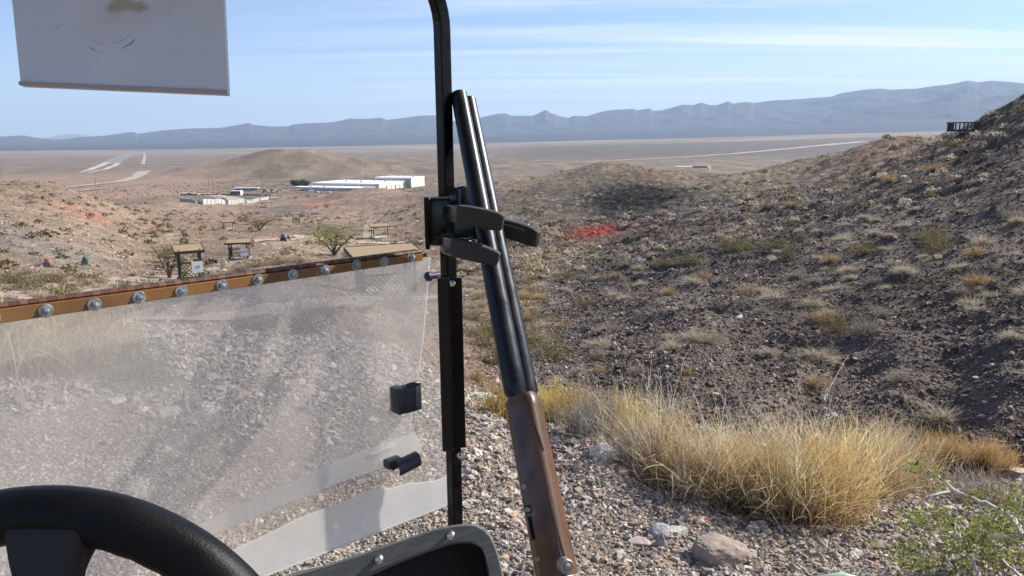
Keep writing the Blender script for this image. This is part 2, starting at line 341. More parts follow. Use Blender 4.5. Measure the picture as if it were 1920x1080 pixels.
gx=(np.sin(AZ)*RR).ravel(); gy=(np.cos(AZ)*RR).ravel()
gzv=np.concatenate([height(gx[i:i+100000],gy[i:i+100000]) for i in range(0,len(gx),100000)])
gcol=ground_color(gx,gy,gzv)
na,nl=AZ.shape; ii=np.arange(na*nl).reshape(na,nl)
nx=np.roll(ii,-1,axis=0)
q=np.stack([ii[:,:-1],nx[:,:-1],nx[:,1:],ii[:,1:]],-1).reshape(-1,4)[:, ::-1]
# close the small hole under the cart
V=np.stack([gx,gy,gzv],1)
hub=len(V); V=np.vstack([V,[[0,0,0]]]); gcol=np.vstack([gcol,gcol[:1]])
tri=np.stack([np.full(na,hub),nx[:,0],ii[:,0],np.full(na,hub)],-1)
q=np.vstack([q,np.stack([np.full(na,hub),ii[:,0],nx[:,0],nx[:,0]],-1)[:0]])
m_ground=attr_mat('desert_ground',0.95,((34,.30),(7,.28),(1.5,.30),(.28,.25),(.035,.2)),((26,.03),(5,.12),(1.1,.3)),spec=0.15)
ground=mesh_np('ground',V,q,m_ground,col=gcol,smooth=True); tag(ground,kind='structure')
patch=MB().disc((0,0,-0.02),(0,0,1),[(0.3,-0.01),(0.3,0.0)],24).build('ground',mat('pad_under_cart',(.3,.26,.23),.95,var=.3)); tag(patch,kind='structure')
# ---------------------------------------------------------------- mountains
SIL=[(-300,262),(-100,258),(0,256),(45,254),(80,260),(110,262),(150,257),(200,254),(240,248),(252,248),(258,251),(300,245),(350,241),(410,240),(455,233),(465,230),(475,234),(505,237),(540,237),(550,233),(575,231),(625,229),(640,226),(655,222),(680,223),(715,221),(727,225),(765,220),(785,217),(815,216),(845,226),(870,228),(895,222),(920,216),(935,213),(950,213),(958,217),(1000,217),(1012,211),(1023,206),(1033,212),(1050,218),(1067,221),(1075,217),(1100,218),(1125,210),(1150,206),(1187,204),(1195,207),(1218,203),(1225,208),(1245,206),(1280,196),(1300,197),(1315,192),(1330,197),(1345,197),(1365,190),(1375,194),(1400,191),(1415,193),(1450,188),(1480,187),(1520,184),(1560,181),(1575,175),(1620,168),(1650,166),(1670,168),(1720,166),(1750,161),(1780,158),(1815,151),(1835,154),(1860,151),(1890,153),(1920,156),(2000,165),(2150,150),(2300,170)]
SIL2=[(1500,250),(1560,214),(1620,204),(1660,196),(1700,194),(1740,188),(1765,180),(1785,172),(1800,173),(1815,180),(1835,187),(1870,179),(1900,177),(1930,175),(2000,185),(2150,180),(2300,230)]
SIL3=[(30,268),(80,259),(115,253),(140,251),(155,252),(185,258),(230,266),(262,252),(280,248),(300,252),(330,262),(420,245),(440,236),(460,240),(500,262)]
def rangemesh(name,sil,r_in,r_pk,r_out,baj,col,seed,rug=1.0):
    xs=np.array([s[0] for s in sil]); az=[];tt=[]
    for a,b in sil:
        v=raydir(a,b); h=math.hypot(v[0],v[1]); az.append(math.degrees(math.atan2(v[0],v[1]))); tt.append(v[2]/h)
    A=np.arange(az[0],az[-1],0.055); s=np.concatenate([np.linspace(-0.05,1,110),np.linspace(1.02,1+ (r_out-r_pk)/(r_pk-r_in),14)])
    AA,SS=np.meshgrid(A,s,indexing='ij'); rr=r_in+SS*(r_pk-r_in); X=np.sin(np.radians(AA))*rr; Y=np.cos(np.radians(AA))*rr
    t=np.interp(AA,az,tt); ts=np.array([np.interp(np.clip(A+k,az[0],az[-1]),az,tt) for k in np.linspace(-3.5,3.5,15)]).mean(0)[:,None]; zt=EYE[2]+t*r_pk; zs=EYE[2]+ts*r_pk; zb=height(np.sin(np.radians(AA))*r_in,np.cos(np.radians(AA))*r_in,False)
    f=baj*np.clip(SS,0,1)+(1-baj)*sstep(.5,1.0,SS)
    n=fbm(X/900,Y/900,5,seed,True)*0.5; 
    f=f*(1+0.0*n)-rug*0.22*sstep(.35,.7,SS)*(1-sstep(.9,1.0,SS))*np.clip(.8-n,0,2)*sstep(.0,.5,np.clip((zt-zb)/500,0,1))
    f=np.where(SS>1,1-0.9*(SS-1)/(s[-1]-1),f)
    z=zb+np.maximum(f,-.1)*((zt-zb)*sstep(.45,.85,SS)+(zs-zb)*(1-sstep(.45,.85,SS))); z=np.where(SS<0,zb-25,z)
    ii=np.arange(AA.size).reshape(AA.shape); q=np.stack([ii[:-1,:-1],ii[1:,:-1],ii[1:,1:],ii[:-1,1:]],-1).reshape(-1,4)[:,::-1]
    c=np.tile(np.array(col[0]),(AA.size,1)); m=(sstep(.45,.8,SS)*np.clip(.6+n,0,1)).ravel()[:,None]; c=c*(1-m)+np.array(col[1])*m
    o=mesh_np(name,np.stack([X.ravel(),Y.ravel(),z.ravel()],1),q,m_mtn,col=c,smooth=True); tag(o,kind='structure'); return o
m_mtn=attr_mat('mountain_rock',0.95,((.004,.25),(.02,.25)),((.012,14),),spec=.1)
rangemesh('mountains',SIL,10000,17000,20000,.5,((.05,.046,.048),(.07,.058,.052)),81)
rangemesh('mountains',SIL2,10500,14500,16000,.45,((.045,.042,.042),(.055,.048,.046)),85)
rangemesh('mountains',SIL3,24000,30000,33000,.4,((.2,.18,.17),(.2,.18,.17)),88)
# ================================================================ ROCKS
def ico(sub=0):
    bm=bmesh.new(); bmesh.ops.create_icosphere(bm,subdivisions=sub+1,radius=1.0)
    v=np.array([x.co[:] for x in bm.verts]); f=np.array([[x.index for x in p.verts] for p in bm.faces]); bm.free(); return v,f
ICO0=ico(0); ICO1=ico(1); ICO2=ico(2); ICO3=ico(3)
def rotm(n,rg,tilt=0.35):
    a=rg.uniform(0,2*math.pi,n); b=rg.normal(0,tilt,n); c=rg.normal(0,tilt,n)
    ca,sa,cb,sb,cc,sc=np.cos(a),np.sin(a),np.cos(b),np.sin(b),np.cos(c),np.sin(c)
    Rz=np.zeros((n,3,3)); Rz[:,0,0]=ca;Rz[:,0,1]=-sa;Rz[:,1,0]=sa;Rz[:,1,1]=ca;Rz[:,2,2]=1
    Rx=np.zeros((n,3,3)); Rx[:,0,0]=1;Rx[:,1,1]=cb;Rx[:,1,2]=-sb;Rx[:,2,1]=sb;Rx[:,2,2]=cb
    Ry=np.zeros((n,3,3)); Ry[:,1,1]=1;Ry[:,0,0]=cc;Ry[:,0,2]=sc;Ry[:,2,0]=-sc;Ry[:,2,2]=cc
    return Rz@Rx@Ry
def stones(name,x,y,rad,cols,base,rg,sink=0.25,jit=0.28,mats=None):
    n=len(x); bv,bf=base; k=len(bv)
    sc=np.stack([rg.uniform(.75,1.35,n),rg.uniform(.6,1.1,n),rg.uniform(.4,.85,n)],1)*rad[:,None]
    W=bv[None]*(1+rg.normal(0,jit,(n,k,1)).clip(-.5,.5)); W=W*sc[:,None,:]
    W=np.einsum('nij,nkj->nki',rotm(n,rg),W)
    z=height(x,y)+rad*(.5-sink)*.8
    W+=np.stack([x,y,z],1)[:,None,:]
    F=(bf[None]+(np.arange(n)*k)[:,None,None]).reshape(-1,3)
    c=np.repeat(cols*np.exp(rg.normal(0,.16,(n,1))),k,axis=0)*(1+rg.normal(0,.05,(n*k,1)))
    return mesh_np(name,W.reshape(-1,3),F,mats or m_stone,col=np.clip(c,.02,.9))
m_stone=attr_mat('stone',0.9,((60,.18),(14,.15)),((90,.003),),spec=.25)
PAL=np.array([[.40,.35,.31],[.34,.29,.26],[.27,.23,.21],[.46,.41,.36],[.42,.32,.26],[.22,.185,.17],[.36,.26,.21],[.50,.46,.41],[.30,.28,.28]])*np.array([.87,.855,.81])
PALD=np.array([[.17,.14,.125],[.13,.11,.10],[.21,.175,.155],[.10,.09,.088],[.26,.22,.20],[.18,.135,.12],[.33,.29,.26]])
def scat(n,az0,az1,r0_,r1_,rg,pw=1.0):
    az=np.radians(rg.uniform(az0,az1,n)); u=rg.uniform(0,1,n)**pw; r=np.exp(math.log(r0_)+u*(math.log(r1_/r0_))); return np.sin(az)*r,np.cos(az)*r,r,np.degrees(az)
rg=np.random.default_rng(3)
def pick(p,n,wt=None): return p[rg.choice(len(p),n,p=wt)]
# gravel of the pad, three sizes
for nm,n,lo,hi,base in (('gravel',6500,.015,.028,ICO1),('gravel',46000,.0075,.015,ICO0),('gravel',78000,.004,.0085,ICO0)):
    x,y,r,az=scat(n,-39,39,2.1,8.5,rg,1.1)
    rad=rg.uniform(lo,hi,n)*np.clip(r/3.6,.85,1.9)
    road=(az<-8)&(r<4.3+0.4*np.sin(az)); cl=fbm(x*1.3,y*1.3,2,91)
    keep=np.where(road,rad<.011,True)&(rg.uniform(0,1,n)<np.clip(.8+cl,.35,1))
    x,y,rad=x[keep],y[keep],rad[keep]
    o=stones(nm,x,y,rad,pick(PAL,len(x)),base,rg); tag(o,kind='stuff')
# rubble of the slopes
x,y,r,az=scat(170000,-10,42,7.5,90,rg,.9); m=(az+4*fbm(x/9,y/9,2,93)>-1.5-12*sstep(9,7,r)); x,y,r,az=x[m],y[m],r[m],az[m]
rad=np.exp(rg.normal(math.log(.0155),.5,len(x)))*(r/13)**.6
def gcols(x,y,rg,lo=.6,hi=1.6):
    g=ground_color(x,y,None); k=np.exp(rg.normal(0,.42,len(x)))[:,None]; t=1+rg.normal(0,.05,(len(x),3)); return np.clip(g*k*t,.03,.6)
o=stones('hillside_rubble',x,y,np.clip(rad,.010,.2),gcols(x,y,rg),ICO0,rg); tag(o,kind='stuff')
x,y,r,az=scat(42000,-42,3,7.0,230,rg,1.0); rad=np.exp(rg.normal(math.log(.017),.5,len(x)))*(r/14)**.6
o=stones('slope_rubble',x,y,np.clip(rad,.010,.3),gcols(x,y,rg),ICO0,rg); tag(o,kind='stuff')
# single rocks one can point at
def rock(px,py,wpx,hpx,label,col,seed=0,shape='slab',group=None,aniso=1.0,yaw=0.0,sink=.25,round_=0.0):
    p=hit(px,py+hpx*0.35); d=np.dot(p-EYE,fwd); a=wpx/F_PX*d/2; hgt=hpx/F_PX*d*0.75
    rs=np.random.default_rng(seed+100); bv,bf=ICO3; v=bv.copy()
    # cut the ball with random planes so it gets facets, then roughen
    for k in range(11 if round_<.5 else 5):
        nn=rs.normal(0,1,3); nn/=np.linalg.norm(nn)
        if shape=='slab' and k==0: nn=np.array([rs.normal(0,.1),rs.normal(0,.1),1.0]); nn/=np.linalg.norm(nn)
        dd=rs.uniform(.55,.85) if not(shape=='slab' and k==0) else .45
        s=v@nn-dd; v=v-np.clip(s,0,None)[:,None]*nn*(1-round_*.5)
    if shape=='cone': f=np.clip(1-(v[:,2]+.6)/1.7,0.12,1); v[:,0]*=f; v[:,1]*=f; v[:,2]*=1.15
    nz=fbm(v[:,0]*2.2+seed,v[:,1]*2.2+v[:,2]*1.7,4,seed); v=v*(1+.10*nz[:,None])
    v[:,2]+=.035*np.round(v[:,2]*3)*(shape=='slab')
    v=v*np.array([a,a*aniso*.85,hgt*.62])
    cy,sy=math.cos(yaw),math.sin(yaw); v=v@np.array([[cy,sy,0],[-sy,cy,0],[0,0,1]])
    c=np.tile(np.array(col),(len(v),1))*(1+.18*fbm(v[:,0]*30+seed,v[:,1]*30+v[:,2]*24,3,5)[:,None])
    o=mesh_np('rock',v,bf,m_stone,col=np.clip(c,.02,.9)); o.location=(p[0],p[1],gz(p[0],p[1])+hgt*(.5-sink)*.8)
    tag(o,label,'rock',group or 'rocks lying on the gravel'); return o
rock(1352,1022,108,82,'big flat-topped brown boulder with a crack, nearest in front of the golden bush',(.30,.24,.20),1,'slab',aniso=.9,yaw=-.5,round_=.5)
rock(1240,1008,38,40,'grey wedge-shaped stone standing left of the big flat boulder',(.29,.27,.26),2,'cone')
rock(1238,992,46,36,'mottled grey stone behind the grey wedge left of the big boulder',(.33,.32,.32),3,'blob',round_=.6)
rock(1270,991,42,30,'pale grey-green slab between the wedge stone and the big boulder',(.40,.38,.33),4,'slab')
rock(1198,1012,46,16,'flat brownish slab lying left of the grey wedge stone',(.33,.27,.25),5,'slab')
rock(1135,843,60,44,'rounded cream boulder at the crest of the gravel left of the golden bush',(.55,.49,.42),6,'blob',round_=.9)
rock(1096,828,30,34,'pointed brown and cream rock standing beside the cream boulder',(.42,.31,.23),7,'cone')
rock(1045,806,34,24,'rounded grey rock highest on the gravel crest right of the gun stock',(.36,.33,.31),8,'blob',round_=.8)
rock(1043,826,28,24,'dark blocky rock below the rounded grey crest rock',(.22,.2,.19),9,'blob')
rock(1068,812,18,20,'small tan wedge rock between the crest rock and the pointed rock',(.45,.37,.29),10,'cone')
rock(1216,896,40,18,'pale greenish white flat stone under the bush edge',(.50,.51,.47),11,'slab')
rock(1166,882,28,22,'reddish brown chunk between the cream boulder and the pale flat stone',(.28,.19,.16),12,'blob')
rock(1187,872,38,20,'dark bluish stone at the left foot of the golden bush',(.17,.165,.18),13,'slab')
rock(1904,880,58,34,'block-like pale rock with a dark face at the far right wash edge',(.42,.36,.31),14,'slab')
rock(1735,978,34,22,'dark brown stone under the green creosote branches',(.24,.18,.16),15,'blob')
rock(1818,955,34,14,'flat tan stone behind the green creosote branches',(.33,.27,.21),16,'slab')
rock(1653,1020,44,20,'long dark reddish stone left of the green creosote leaves',(.22,.17,.16),17,'slab')
rock(1245,875,16,10,'small dark stone at the bush edge above the pale flat stone',(.16,.13,.12),18)
rock(345,757,34,34,'light upright block standing on the gravel behind the clear windshield',(.50,.45,.40),19,'cone')
rock(318,765,42,28,'grey stone leaning beside the upright block behind the windshield',(.36,.33,.31),20)
rock(215,748,44,16,'flat stone left of the upright block behind the windshield',(.40,.36,.33),21,'slab')
rock(270,625,18,12,'leftmost of the rocks lined up along the track edge behind the windshield',(.44,.38,.34),22,round_=.6)
rock(290,629,20,13,'second rock in the line along the track edge behind the windshield',(.42,.36,.33),23,round_=.6)
rock(340,622,22,14,'third rock from the left in the line along the track edge behind the windshield',(.46,.4,.35),24,round_=.6)
rock(362,618,14,10,'small fourth rock in the line along the track edge behind the windshield',(.46,.4,.35),25,round_=.6)
rock(425,725,46,16,'broad low tan rock in the middle of the view through the windshield',(.45,.38,.33),26,'slab')
rock(580,752,18,30,'tall thin pale rock seen through the windshield right of its middle',(.45,.4,.36),27,'cone')
rock(582,812,14,16,'small yellowish stone low behind the windshield above the frosted band',(.52,.46,.33),28,'cone')
rock(655,745,22,14,'tan stone right of the tall thin pale rock behind the windshield',(.42,.34,.29),29)
rock(700,787,26,12,'flat stone between the two black clips of the windshield',(.4,.35,.32),30,'slab')
for k in range(120):
    while True:
        px=random.uniform(150,1900); py=random.uniform(660,1075)
        if 1150<px<1700 and py<960: continue
        p=hit(px,py); r=math.hypot(p[0],p[1])
        if r<6.8 and not(px<500 and py>850): break
    wd=random.uniform(14,32)*(3.5/r)**.3
    c=PAL[random.randrange(9)]*random.uniform(.85,1.1)
    if k<5: protos=globals().setdefault('RPROT',[]); o=rock(px,py,wd,wd*.6,'loose angular stone among the gravel',tuple(c),40+k,random.choice(['slab','blob','cone']),'loose stones scattered over the gravel'); protos.append((o,wd/F_PX*np.dot(p-EYE,fwd)))
    else:
        s,w0=RPROT[k%5]; o=s.copy(); C.objects.link(o); sc=wd/F_PX*np.dot(p-EYE,fwd)/w0; o.location=(p[0],p[1],p[2]+.008); o.scale=(sc,)*3; o.rotation_euler=(0,0,random.uniform(0,6.28)); o['label']='loose angular stone among the gravel'
# ================================================================ PLANTS
m_plant=attr_mat('dry_plant',0.85,((3,.12),),(),spec=.2)
def add_trans(m,amt=.35):
    nt=m.node_tree; b=nt.nodes['Principled BSDF']; o=[n for n in nt.nodes if n.type=='OUTPUT_MATERIAL'][0]
    tr=N(nt,'ShaderNodeBsdfTranslucent'); ms=N(nt,'ShaderNodeMixShader'); ms.inputs[0].default_value=amt
    src=b.inputs['Base Color'].links[0].from_socket; nt.links.new(src,tr.inputs['Color']); nt.links.new(b.outputs[0],ms.inputs[1]); nt.links.new(tr.outputs[0],ms.inputs[2]); nt.links.new(ms.outputs[0],o.inputs['Surface'])
add_trans(m_plant)
def strips(B,D,Ln,W,seg,rg,bend=.35,grav=0.0,c0=(.3,.25,.15),c1=(.6,.5,.3),cv=.15):
    """n curved tapering blades: base B(n,3), direction D(n,3), length Ln, width W -> V,F,col (flat crossed-free ribbons turned at random)"""
    n=len(B); D=D/np.linalg.norm(D,axis=1,keepdims=True)
    side=np.cross(D,rg.normal(0,1,(n,3))); side/=np.linalg.norm(side,axis=1,keepdims=True)
    bd=rg.normal(0,1,(n,3)); bd-= (bd*D).sum(1,keepdims=True)*D
    t=np.linspace(0,1,seg+1); c=B[:,None]+D[:,None]*(Ln[:,None,None]*t[None,:,None])+bd[:,None]*(Ln[:,None,None]*bend*.3*(t**2)[None,:,None])
    c=c+np.array([0,0,-1.0])*(Ln[:,None,None]*grav*(t**2)[None,:,None])
    wd=(W[:,None]*(1-.75*t[None,:]))[:,:,None]*side[:,None]
    V=np.stack([c-wd/2,c+wd/2],2).reshape(n,-1,3)
    k=2*(seg+1); f=np.array([[2*i,2*i+1,2*i+3,2*i+2] for i in range(seg)])
    F=(f[None]+(np.arange(n)*k)[:,None,None]).reshape(-1,4)
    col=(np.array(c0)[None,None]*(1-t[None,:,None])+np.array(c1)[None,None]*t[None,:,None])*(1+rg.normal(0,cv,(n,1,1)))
    col=np.repeat(col,2,axis=1).reshape(-1,3)
    return V.reshape(-1,3),F,np.clip(col,.01,.9),c
def join(parts):
    V=[];F=[];Cc=[];b=0
    for v,f,c in parts: V.append(v);F.append(f+b);Cc.append(c); b+=len(v)
    return np.vstack(V),np.vstack(F),np.vstack(Cc)
def leafquads(cen,size,rg,col,cv=.2):
    n=len(cen); a=rg.normal(0,1,(n,3)); a/=np.linalg.norm(a,axis=1,keepdims=True); b=np.cross(a,rg.normal(0,1,(n,3))); b/=np.linalg.norm(b,axis=1,keepdims=True)
    s=size*rg.uniform(.6,1.3,(n,1)); V=np.stack([cen-a*s,cen-b*s*.5,cen+a*s,cen+b*s*.5],1).reshape(-1,3)
    F=np.arange(4*n).reshape(n,4); c=np.repeat(np.array(col)[None]*(1+rg.normal(0,cv,(n,1))),4,axis=0); return V,F,np.clip(c,.01,.9)
def dome_bush(rg,n=260,w=.012,c0=(.20,.16,.11),c1=(.62,.55,.42),flat=.65,seg=3,cv=.15,leaf=None,nl=0,ls=.03,stem=.05):
    th=rg.uniform(0,2*math.pi,n); ph=np.arccos(rg.uniform(.02,1,n)); D=np.stack([np.sin(ph)*np.cos(th),np.sin(ph)*np.sin(th),np.cos(ph)*flat+.05],1)
    lump=1+.22*np.sin(th*3+rg.uniform(0,6))+.12*np.sin(th*5+rg.uniform(0,6))
    Ln=rg.uniform(.35,.62,n)*lump*np.linalg.norm(D,axis=1); B=rg.normal(0,.04,(n,3)); B[:,2]=np.abs(B[:,2])-.03
    # half of the twigs start half-way out, so the shell is dense
    m=rg.uniform(0,1,n)<.6; B[m]+=D[m]*(Ln[m]*.45)[:,None]; Ln[m]*=.55
    V,F,c,cc=strips(B,D,Ln,np.full(n,w),seg,rg,.7,0,c0,c1,cv)
    parts=[(V,F,c)]
    if nl:
        k=rg.integers(0,n,nl); tt=rg.integers(seg//2+1,seg+1,nl); parts.append(leafquads(cc[k,tt]+rg.normal(0,.02,(nl,3)),ls,rg,leaf,.25))
    return join(parts)
rp=np.random.default_rng(21)
BP={'pale':[dome_bush(rp,560,.011,c1=(.66,.57,.44)) for _ in range(3)],
    'grey':[dome_bush(rp,420,.010,c0=(.14,.12,.09),c1=(.46,.40,.33),flat=.8) for _ in range(3)],
    'tan':[dome_bush(rp,380,.011,c0=(.2,.13,.07),c1=(.55,.40,.22),flat=.9) for _ in range(2)],
    'olive':[dome_bush(rp,220,.010,c0=(.10,.08,.05),c1=(.26,.21,.11),flat=1.0,leaf=(.17,.145,.06),nl=420,ls=.028) for _ in range(3)]}
BO={k:[] for k in BP}
for k,l in BP.items():
    for V_,F_,c_ in l:
        me=bpy.data.meshes.new('shrub'); 
        o=mesh_np('shrub',V_,F_,m_plant,col=c_); BO[k].append(o.data); bpy.data.objects.remove(o)
SLAB={'pale':('small pale straw-coloured dry shrub','pale dry shrubs on the desert slopes'),'grey':('low grey-brown leafless twiggy shrub','grey twiggy shrubs on the desert slopes'),
      'tan':('small orange-tan dry bush','tan dry bushes on the desert slopes'),'olive':('olive green creosote shrub with sparse leaves','olive creosote shrubs on the desert slopes')}
def zone(px):
    return 'left of the cart pole' if px<830 else ('on the dark stony slope right of the gun' if px>1000 else 'in the wash behind the gun')
nsh=0
def shrub(px=None,py=None,wpx=None,kind='pale',label=None,pos=None,dia=None,hs=1.0):
    global nsh
    p=hit(px,py) if pos is None else np.array(pos); d=np.dot(p-EYE,fwd); D_=dia or wpx/F_PX*d
    o=bpy.data.objects.new('shrub',random.choice(BO[kind])); C.objects.link(o)
    o.location=(p[0],p[1],p[2]-.02*D_); s=D_/1.05; o.scale=(s,s,s*hs*random.uniform(.85,1.15)); o.rotation_euler=(0,0,random.uniform(0,6.28))
    u,v,_=proj(p[0],p[1],p[2]); tag(o,label or SLAB[kind][0]+' '+zone(u),'shrub',SLAB[kind][1]+' '+zone(u)); nsh+=1; return o
BUSHES=[(1300,640,60,'pale','pale dry shrub, left half of the touching pair on the dark slope',1),(1342,636,46,'tan','warm tan dry shrub, right half of the touching pair on the dark slope',.7),
(1440,665,44,'pale','straw-coloured upright shrub alone on the dark slope below the touching pair',1.1),(1525,725,54,'tan','tan dry shrub directly above the middle of the golden bush',.9),
(1255,635,34,'pale','small pale shrub left of the touching pair on the dark slope',.9),(1690,715,70,'grey','grey-tan sprawling shrub on the dark slope upper right of the golden bush',.8),
(1770,790,90,'pale','large pale sprawling shrub above the dark gully at the right',1.0),(1128,700,36,'tan','tan shrub at the left foot of the dark slope beside the gun',.9),(1088,696,30,'pale','pale shrub nearest the shotgun barrels at the foot of the dark slope',.9),
(1198,700,54,'grey','grey low shrub right of the tan shrub at the foot of the dark slope',.7),(1290,700,36,'tan','orange-tan shrub behind the left top of the golden bush',.8),(1045,720,50,'pale','whitish shrub at the very foot of the slope right of the gun',.8),
(1900,635,56,'pale','pale shrub cut by the right picture edge half way down',.9),(1840,545,30,'pale','small pale shrub right of the slope middle near the edge of the picture',.7),(1655,590,50,'grey','grey see-through shrub in the upper middle of the dark slope',.8),
(1545,600,60,'tan','brown low shrub between two dark streaks of the slope',.6),(1530,530,44,'grey','grey shrub above the brown low shrub on the slope',.7),(1580,450,40,'pale','pale shrub left of the wide olive bushes on the slope',.6),
(1620,475,66,'olive','wide olive bush in the upper part of the dark slope',.7),(1455,465,66,'olive','olive bush left of the wide one on the upper slope',.8),(1380,468,70,'olive','tall olive bush on the upper slope above the pale pair',.9),(1290,500,80,'olive','broad olive bush among pale shrubs in the slope centre left',.6),
(1168,528,20,'tan','round tan tuft standing out on the grey gravel streak',1.0),(1225,480,26,'pale','pale tuft on the grey gravel streak below the red dust',.8),(1100,575,60,'olive','yellow-olive bush row start at the wash right of the barrels',.6),
(1745,425,30,'pale','pale shrub high on the right slope under the ridge',.8),(1900,405,50,'grey','grey shrub at the right picture edge high on the slope',.8),(1490,388,30,'tan','tan tuft near the road at the top of the slope',.8),(1480,345,30,'tan','tan bush on the slope crest',.7),
(1668,342,34,'tan','bright tan bush beside the white bag high on the slope',1.2),(1750,320,50,'tan','long tan bush under the dark shelter ridge',.6),(1790,275,40,'olive','yellow-olive shrub just below the shelter on the ridge',.8),
(893,715,50,'tan','golden green shrub right beside the cart pole above the crumpled bag',1.2),(905,650,80,'olive','olive shrub between the cart pole and the barrels',.9),(890,600,60,'olive','second olive shrub up the wash between pole and barrels',.8),(898,560,28,'tan','yellow tuft on grey gravel between pole and barrels',.8),(885,538,26,'tan','upper yellow tuft between pole and barrels',.7),
(1010,640,60,'pale','pale feathery shrub right of the barrels at mid height',1),(1000,600,56,'olive','olive shrub right of the barrels in the wash',.8),(985,560,50,'tan','yellow bush right of the barrels high in the wash',.7)]
for (a,b,c_,k,l,h_) in BUSHES: shrub(a,b,c_,k,l,hs=h_)
# scattered ones: area-uniform; the nearest visible become objects, the rest one mesh
rs=np.random.default_rng(77)
def field(n,az0,az1,r0_,r1_):
    az=np.radians(rs.uniform(az0,az1,n)); r=np.sqrt(rs.uniform(r0_**2,r1_**2,n)); return np.sin(az)*r,np.cos(az)*r
X1,Y1=field(520,-38,38,11,45); X2,Y2=field(3400,-38,38,40,230); X3,Y3=field(7000,-38,38,230,1500)
X4,Y4=field(260,-5,4,18,90); X5,Y5=field(750,1,32,30,150)
Xs=np.concatenate([X1,X4,X5,X2,X3]); Ys=np.concatenate([Y1,Y4,Y5,Y2,Y3]); Zs=height(Xs,Ys); Rs=np.hypot(Xs,Ys); As=np.degrees(np.arctan2(Xs,Ys))
us,vv,_=proj(Xs,Ys,Zs); dens=fbm(Xs/25,Ys/25,3,95)+.5
keep=(us>-40)&(us<1960)&(vv<1080)&(rs.uniform(0,1,len(Xs))<np.clip(dens+.25,.15,1))
order=[i for i in np.argsort(Rs) if keep[i]]
indiv=[];rest=[]
for i in order:
    a,r=As[i],Rs[i]
    if us[i]>1050 and vv[i]>720 : continue
    if 1110<us[i]<1290 and 340<vv[i]<398 and random.random()<.9: continue
    if 1070<us[i]<1170 and 415<vv[i]<448 and random.random()<.8: continue
    if 380<us[i]<700 and 425<vv[i]<475 and random.random()<.6: continue
    kd=random.choices(['pale','grey','tan','olive'],[.6,.23,.11,.06] if a>2 else [.34,.28,.14,.24])[0]
    if -5<a<4 and r<90: kd=random.choices(['pale','tan','olive'],[.45,.25,.3])[0]
    d=random.uniform(.35,.8)*(1.5 if kd=='olive' else 1)*(1+.5*(r>60))*(1+.5*(r>300))
    if nsh+len(indiv)<290 and us[i]>0: indiv.append((i,kd,d))
    else: rest.append((i,kd,d))
for i,kd,d in indiv: shrub(pos=(Xs[i],Ys[i],Zs[i]),dia=d,kind=kd,hs=.9)
def lowbush(rg,n,w): 
    th=rg.uniform(0,2*math.pi,n); ph=np.arccos(rg.uniform(.02,1,n)); D=np.stack([np.sin(ph)*np.cos(th),np.sin(ph)*np.sin(th),np.cos(ph)*.75+.05],1)*.5
    return leafquads(D*rg.uniform(.55,1,(n,1)),w,rg,(1,1,1),.22)
LB=[lowbush(rp,36,.14) for _ in range(5)]
tint={'pale':(.56,.48,.36),'grey':(.30,.26,.21),'tan':(.46,.34,.19),'olive':(.18,.15,.08)}
parts=[]
for j,(i,kd,d) in enumerate(rest):
    V_,F_,c_=LB[j%5]; far=Rs[i]>500
    t=np.array(tint[kd]) if not far else np.array((.13,.125,.07)); dd=d*(1.6 if far else 1)
    a=random.uniform(0,6.28); ca,sa=math.cos(a),math.sin(a); W=V_@np.array([[ca,sa,0],[-sa,ca,0],[0,0,1]])*dd; W[:,2]*=.9; parts.append((W+np.array([Xs[i],Ys[i],Zs[i]]),F_,c_*t))
V_,F_,c_=join(parts); o=mesh_np('desert_scrub',V_,F_,m_plant,col=np.clip(c_,.01,.9)); tag(o,kind='stuff')
# ---- golden bush in front
def brush(name,bases,n,h0,h1,spread,label,cat,c0,c1,w=.004,lean=(0,0),seed=1,group=None,seg=5,grav=.12,parent=None,z0=None):
    rg=np.random.default_rng(seed); k=rg.integers(0,len(bases),n); b=np.array([hit(*bases[i]) for i in range(len(bases))])
    B=b[k]+np.concatenate([rg.normal(0,.09,(n,2)),np.zeros((n,1))],1); org=b.mean(0); 
    th=rg.uniform(0,2*math.pi,n); s=np.abs(rg.normal(0,spread,n)); D=np.stack([np.cos(th)*s+lean[0],np.sin(th)*s+lean[1],np.ones(n)],1)
    Ln=rg.uniform(h0,h1,n)/np.sqrt(1+.3*s*s)*(1+.45*fbm(B[:,0]*2.6+seed*0,B[:,1]*2.6,3,66))
    V_,F_,c_,cc=strips(B-org,D,Ln,np.full(n,w)*rg.uniform(.6,1.4,n),seg,rg,.55,grav,c0,c1,.18)
    # side twigs
    m=int(n*1.5); kk=rg.integers(0,n,m); tt=rg.integers(2,seg,m); B2=cc[kk,tt]; D2=D[kk]/np.linalg.norm(D[kk],axis=1,keepdims=True)+rg.normal(0,.45,(m,3)); 
    V2,F2,c2,_=strips(B2,D2,Ln[kk]*rg.uniform(.15,.4,m),np.full(m,w*.6),3,rg,.6,0,np.array(c1)*.85,c1,.2)
    if name!='shrub' and False: pass
    V_,F_,c_=join([(V_,F_,c_),(V2,F2,c2)])
    tn=fbm((V_[:,0]+org[0])*3.1,(V_[:,1]+org[1])*3.1+V_[:,2]*1.5,3,67)[:,None]; c_=np.clip(c_*(1+.55*tn)*(1+np.array([[-.06,.02,.10]])*np.sign(tn)*np.minimum(1,np.abs(tn)*3)),.01,.9)
    o=mesh_np(name,V_,F_,m_plant,col=c_); o.location=org; tag(o,label,cat,group); return o
GB=[(1330,935),(1380,945),(1430,955),(1480,965),(1530,975),(1570,965),(1290,925),(1260,905),(1220,880),(1400,925),(1470,935)]
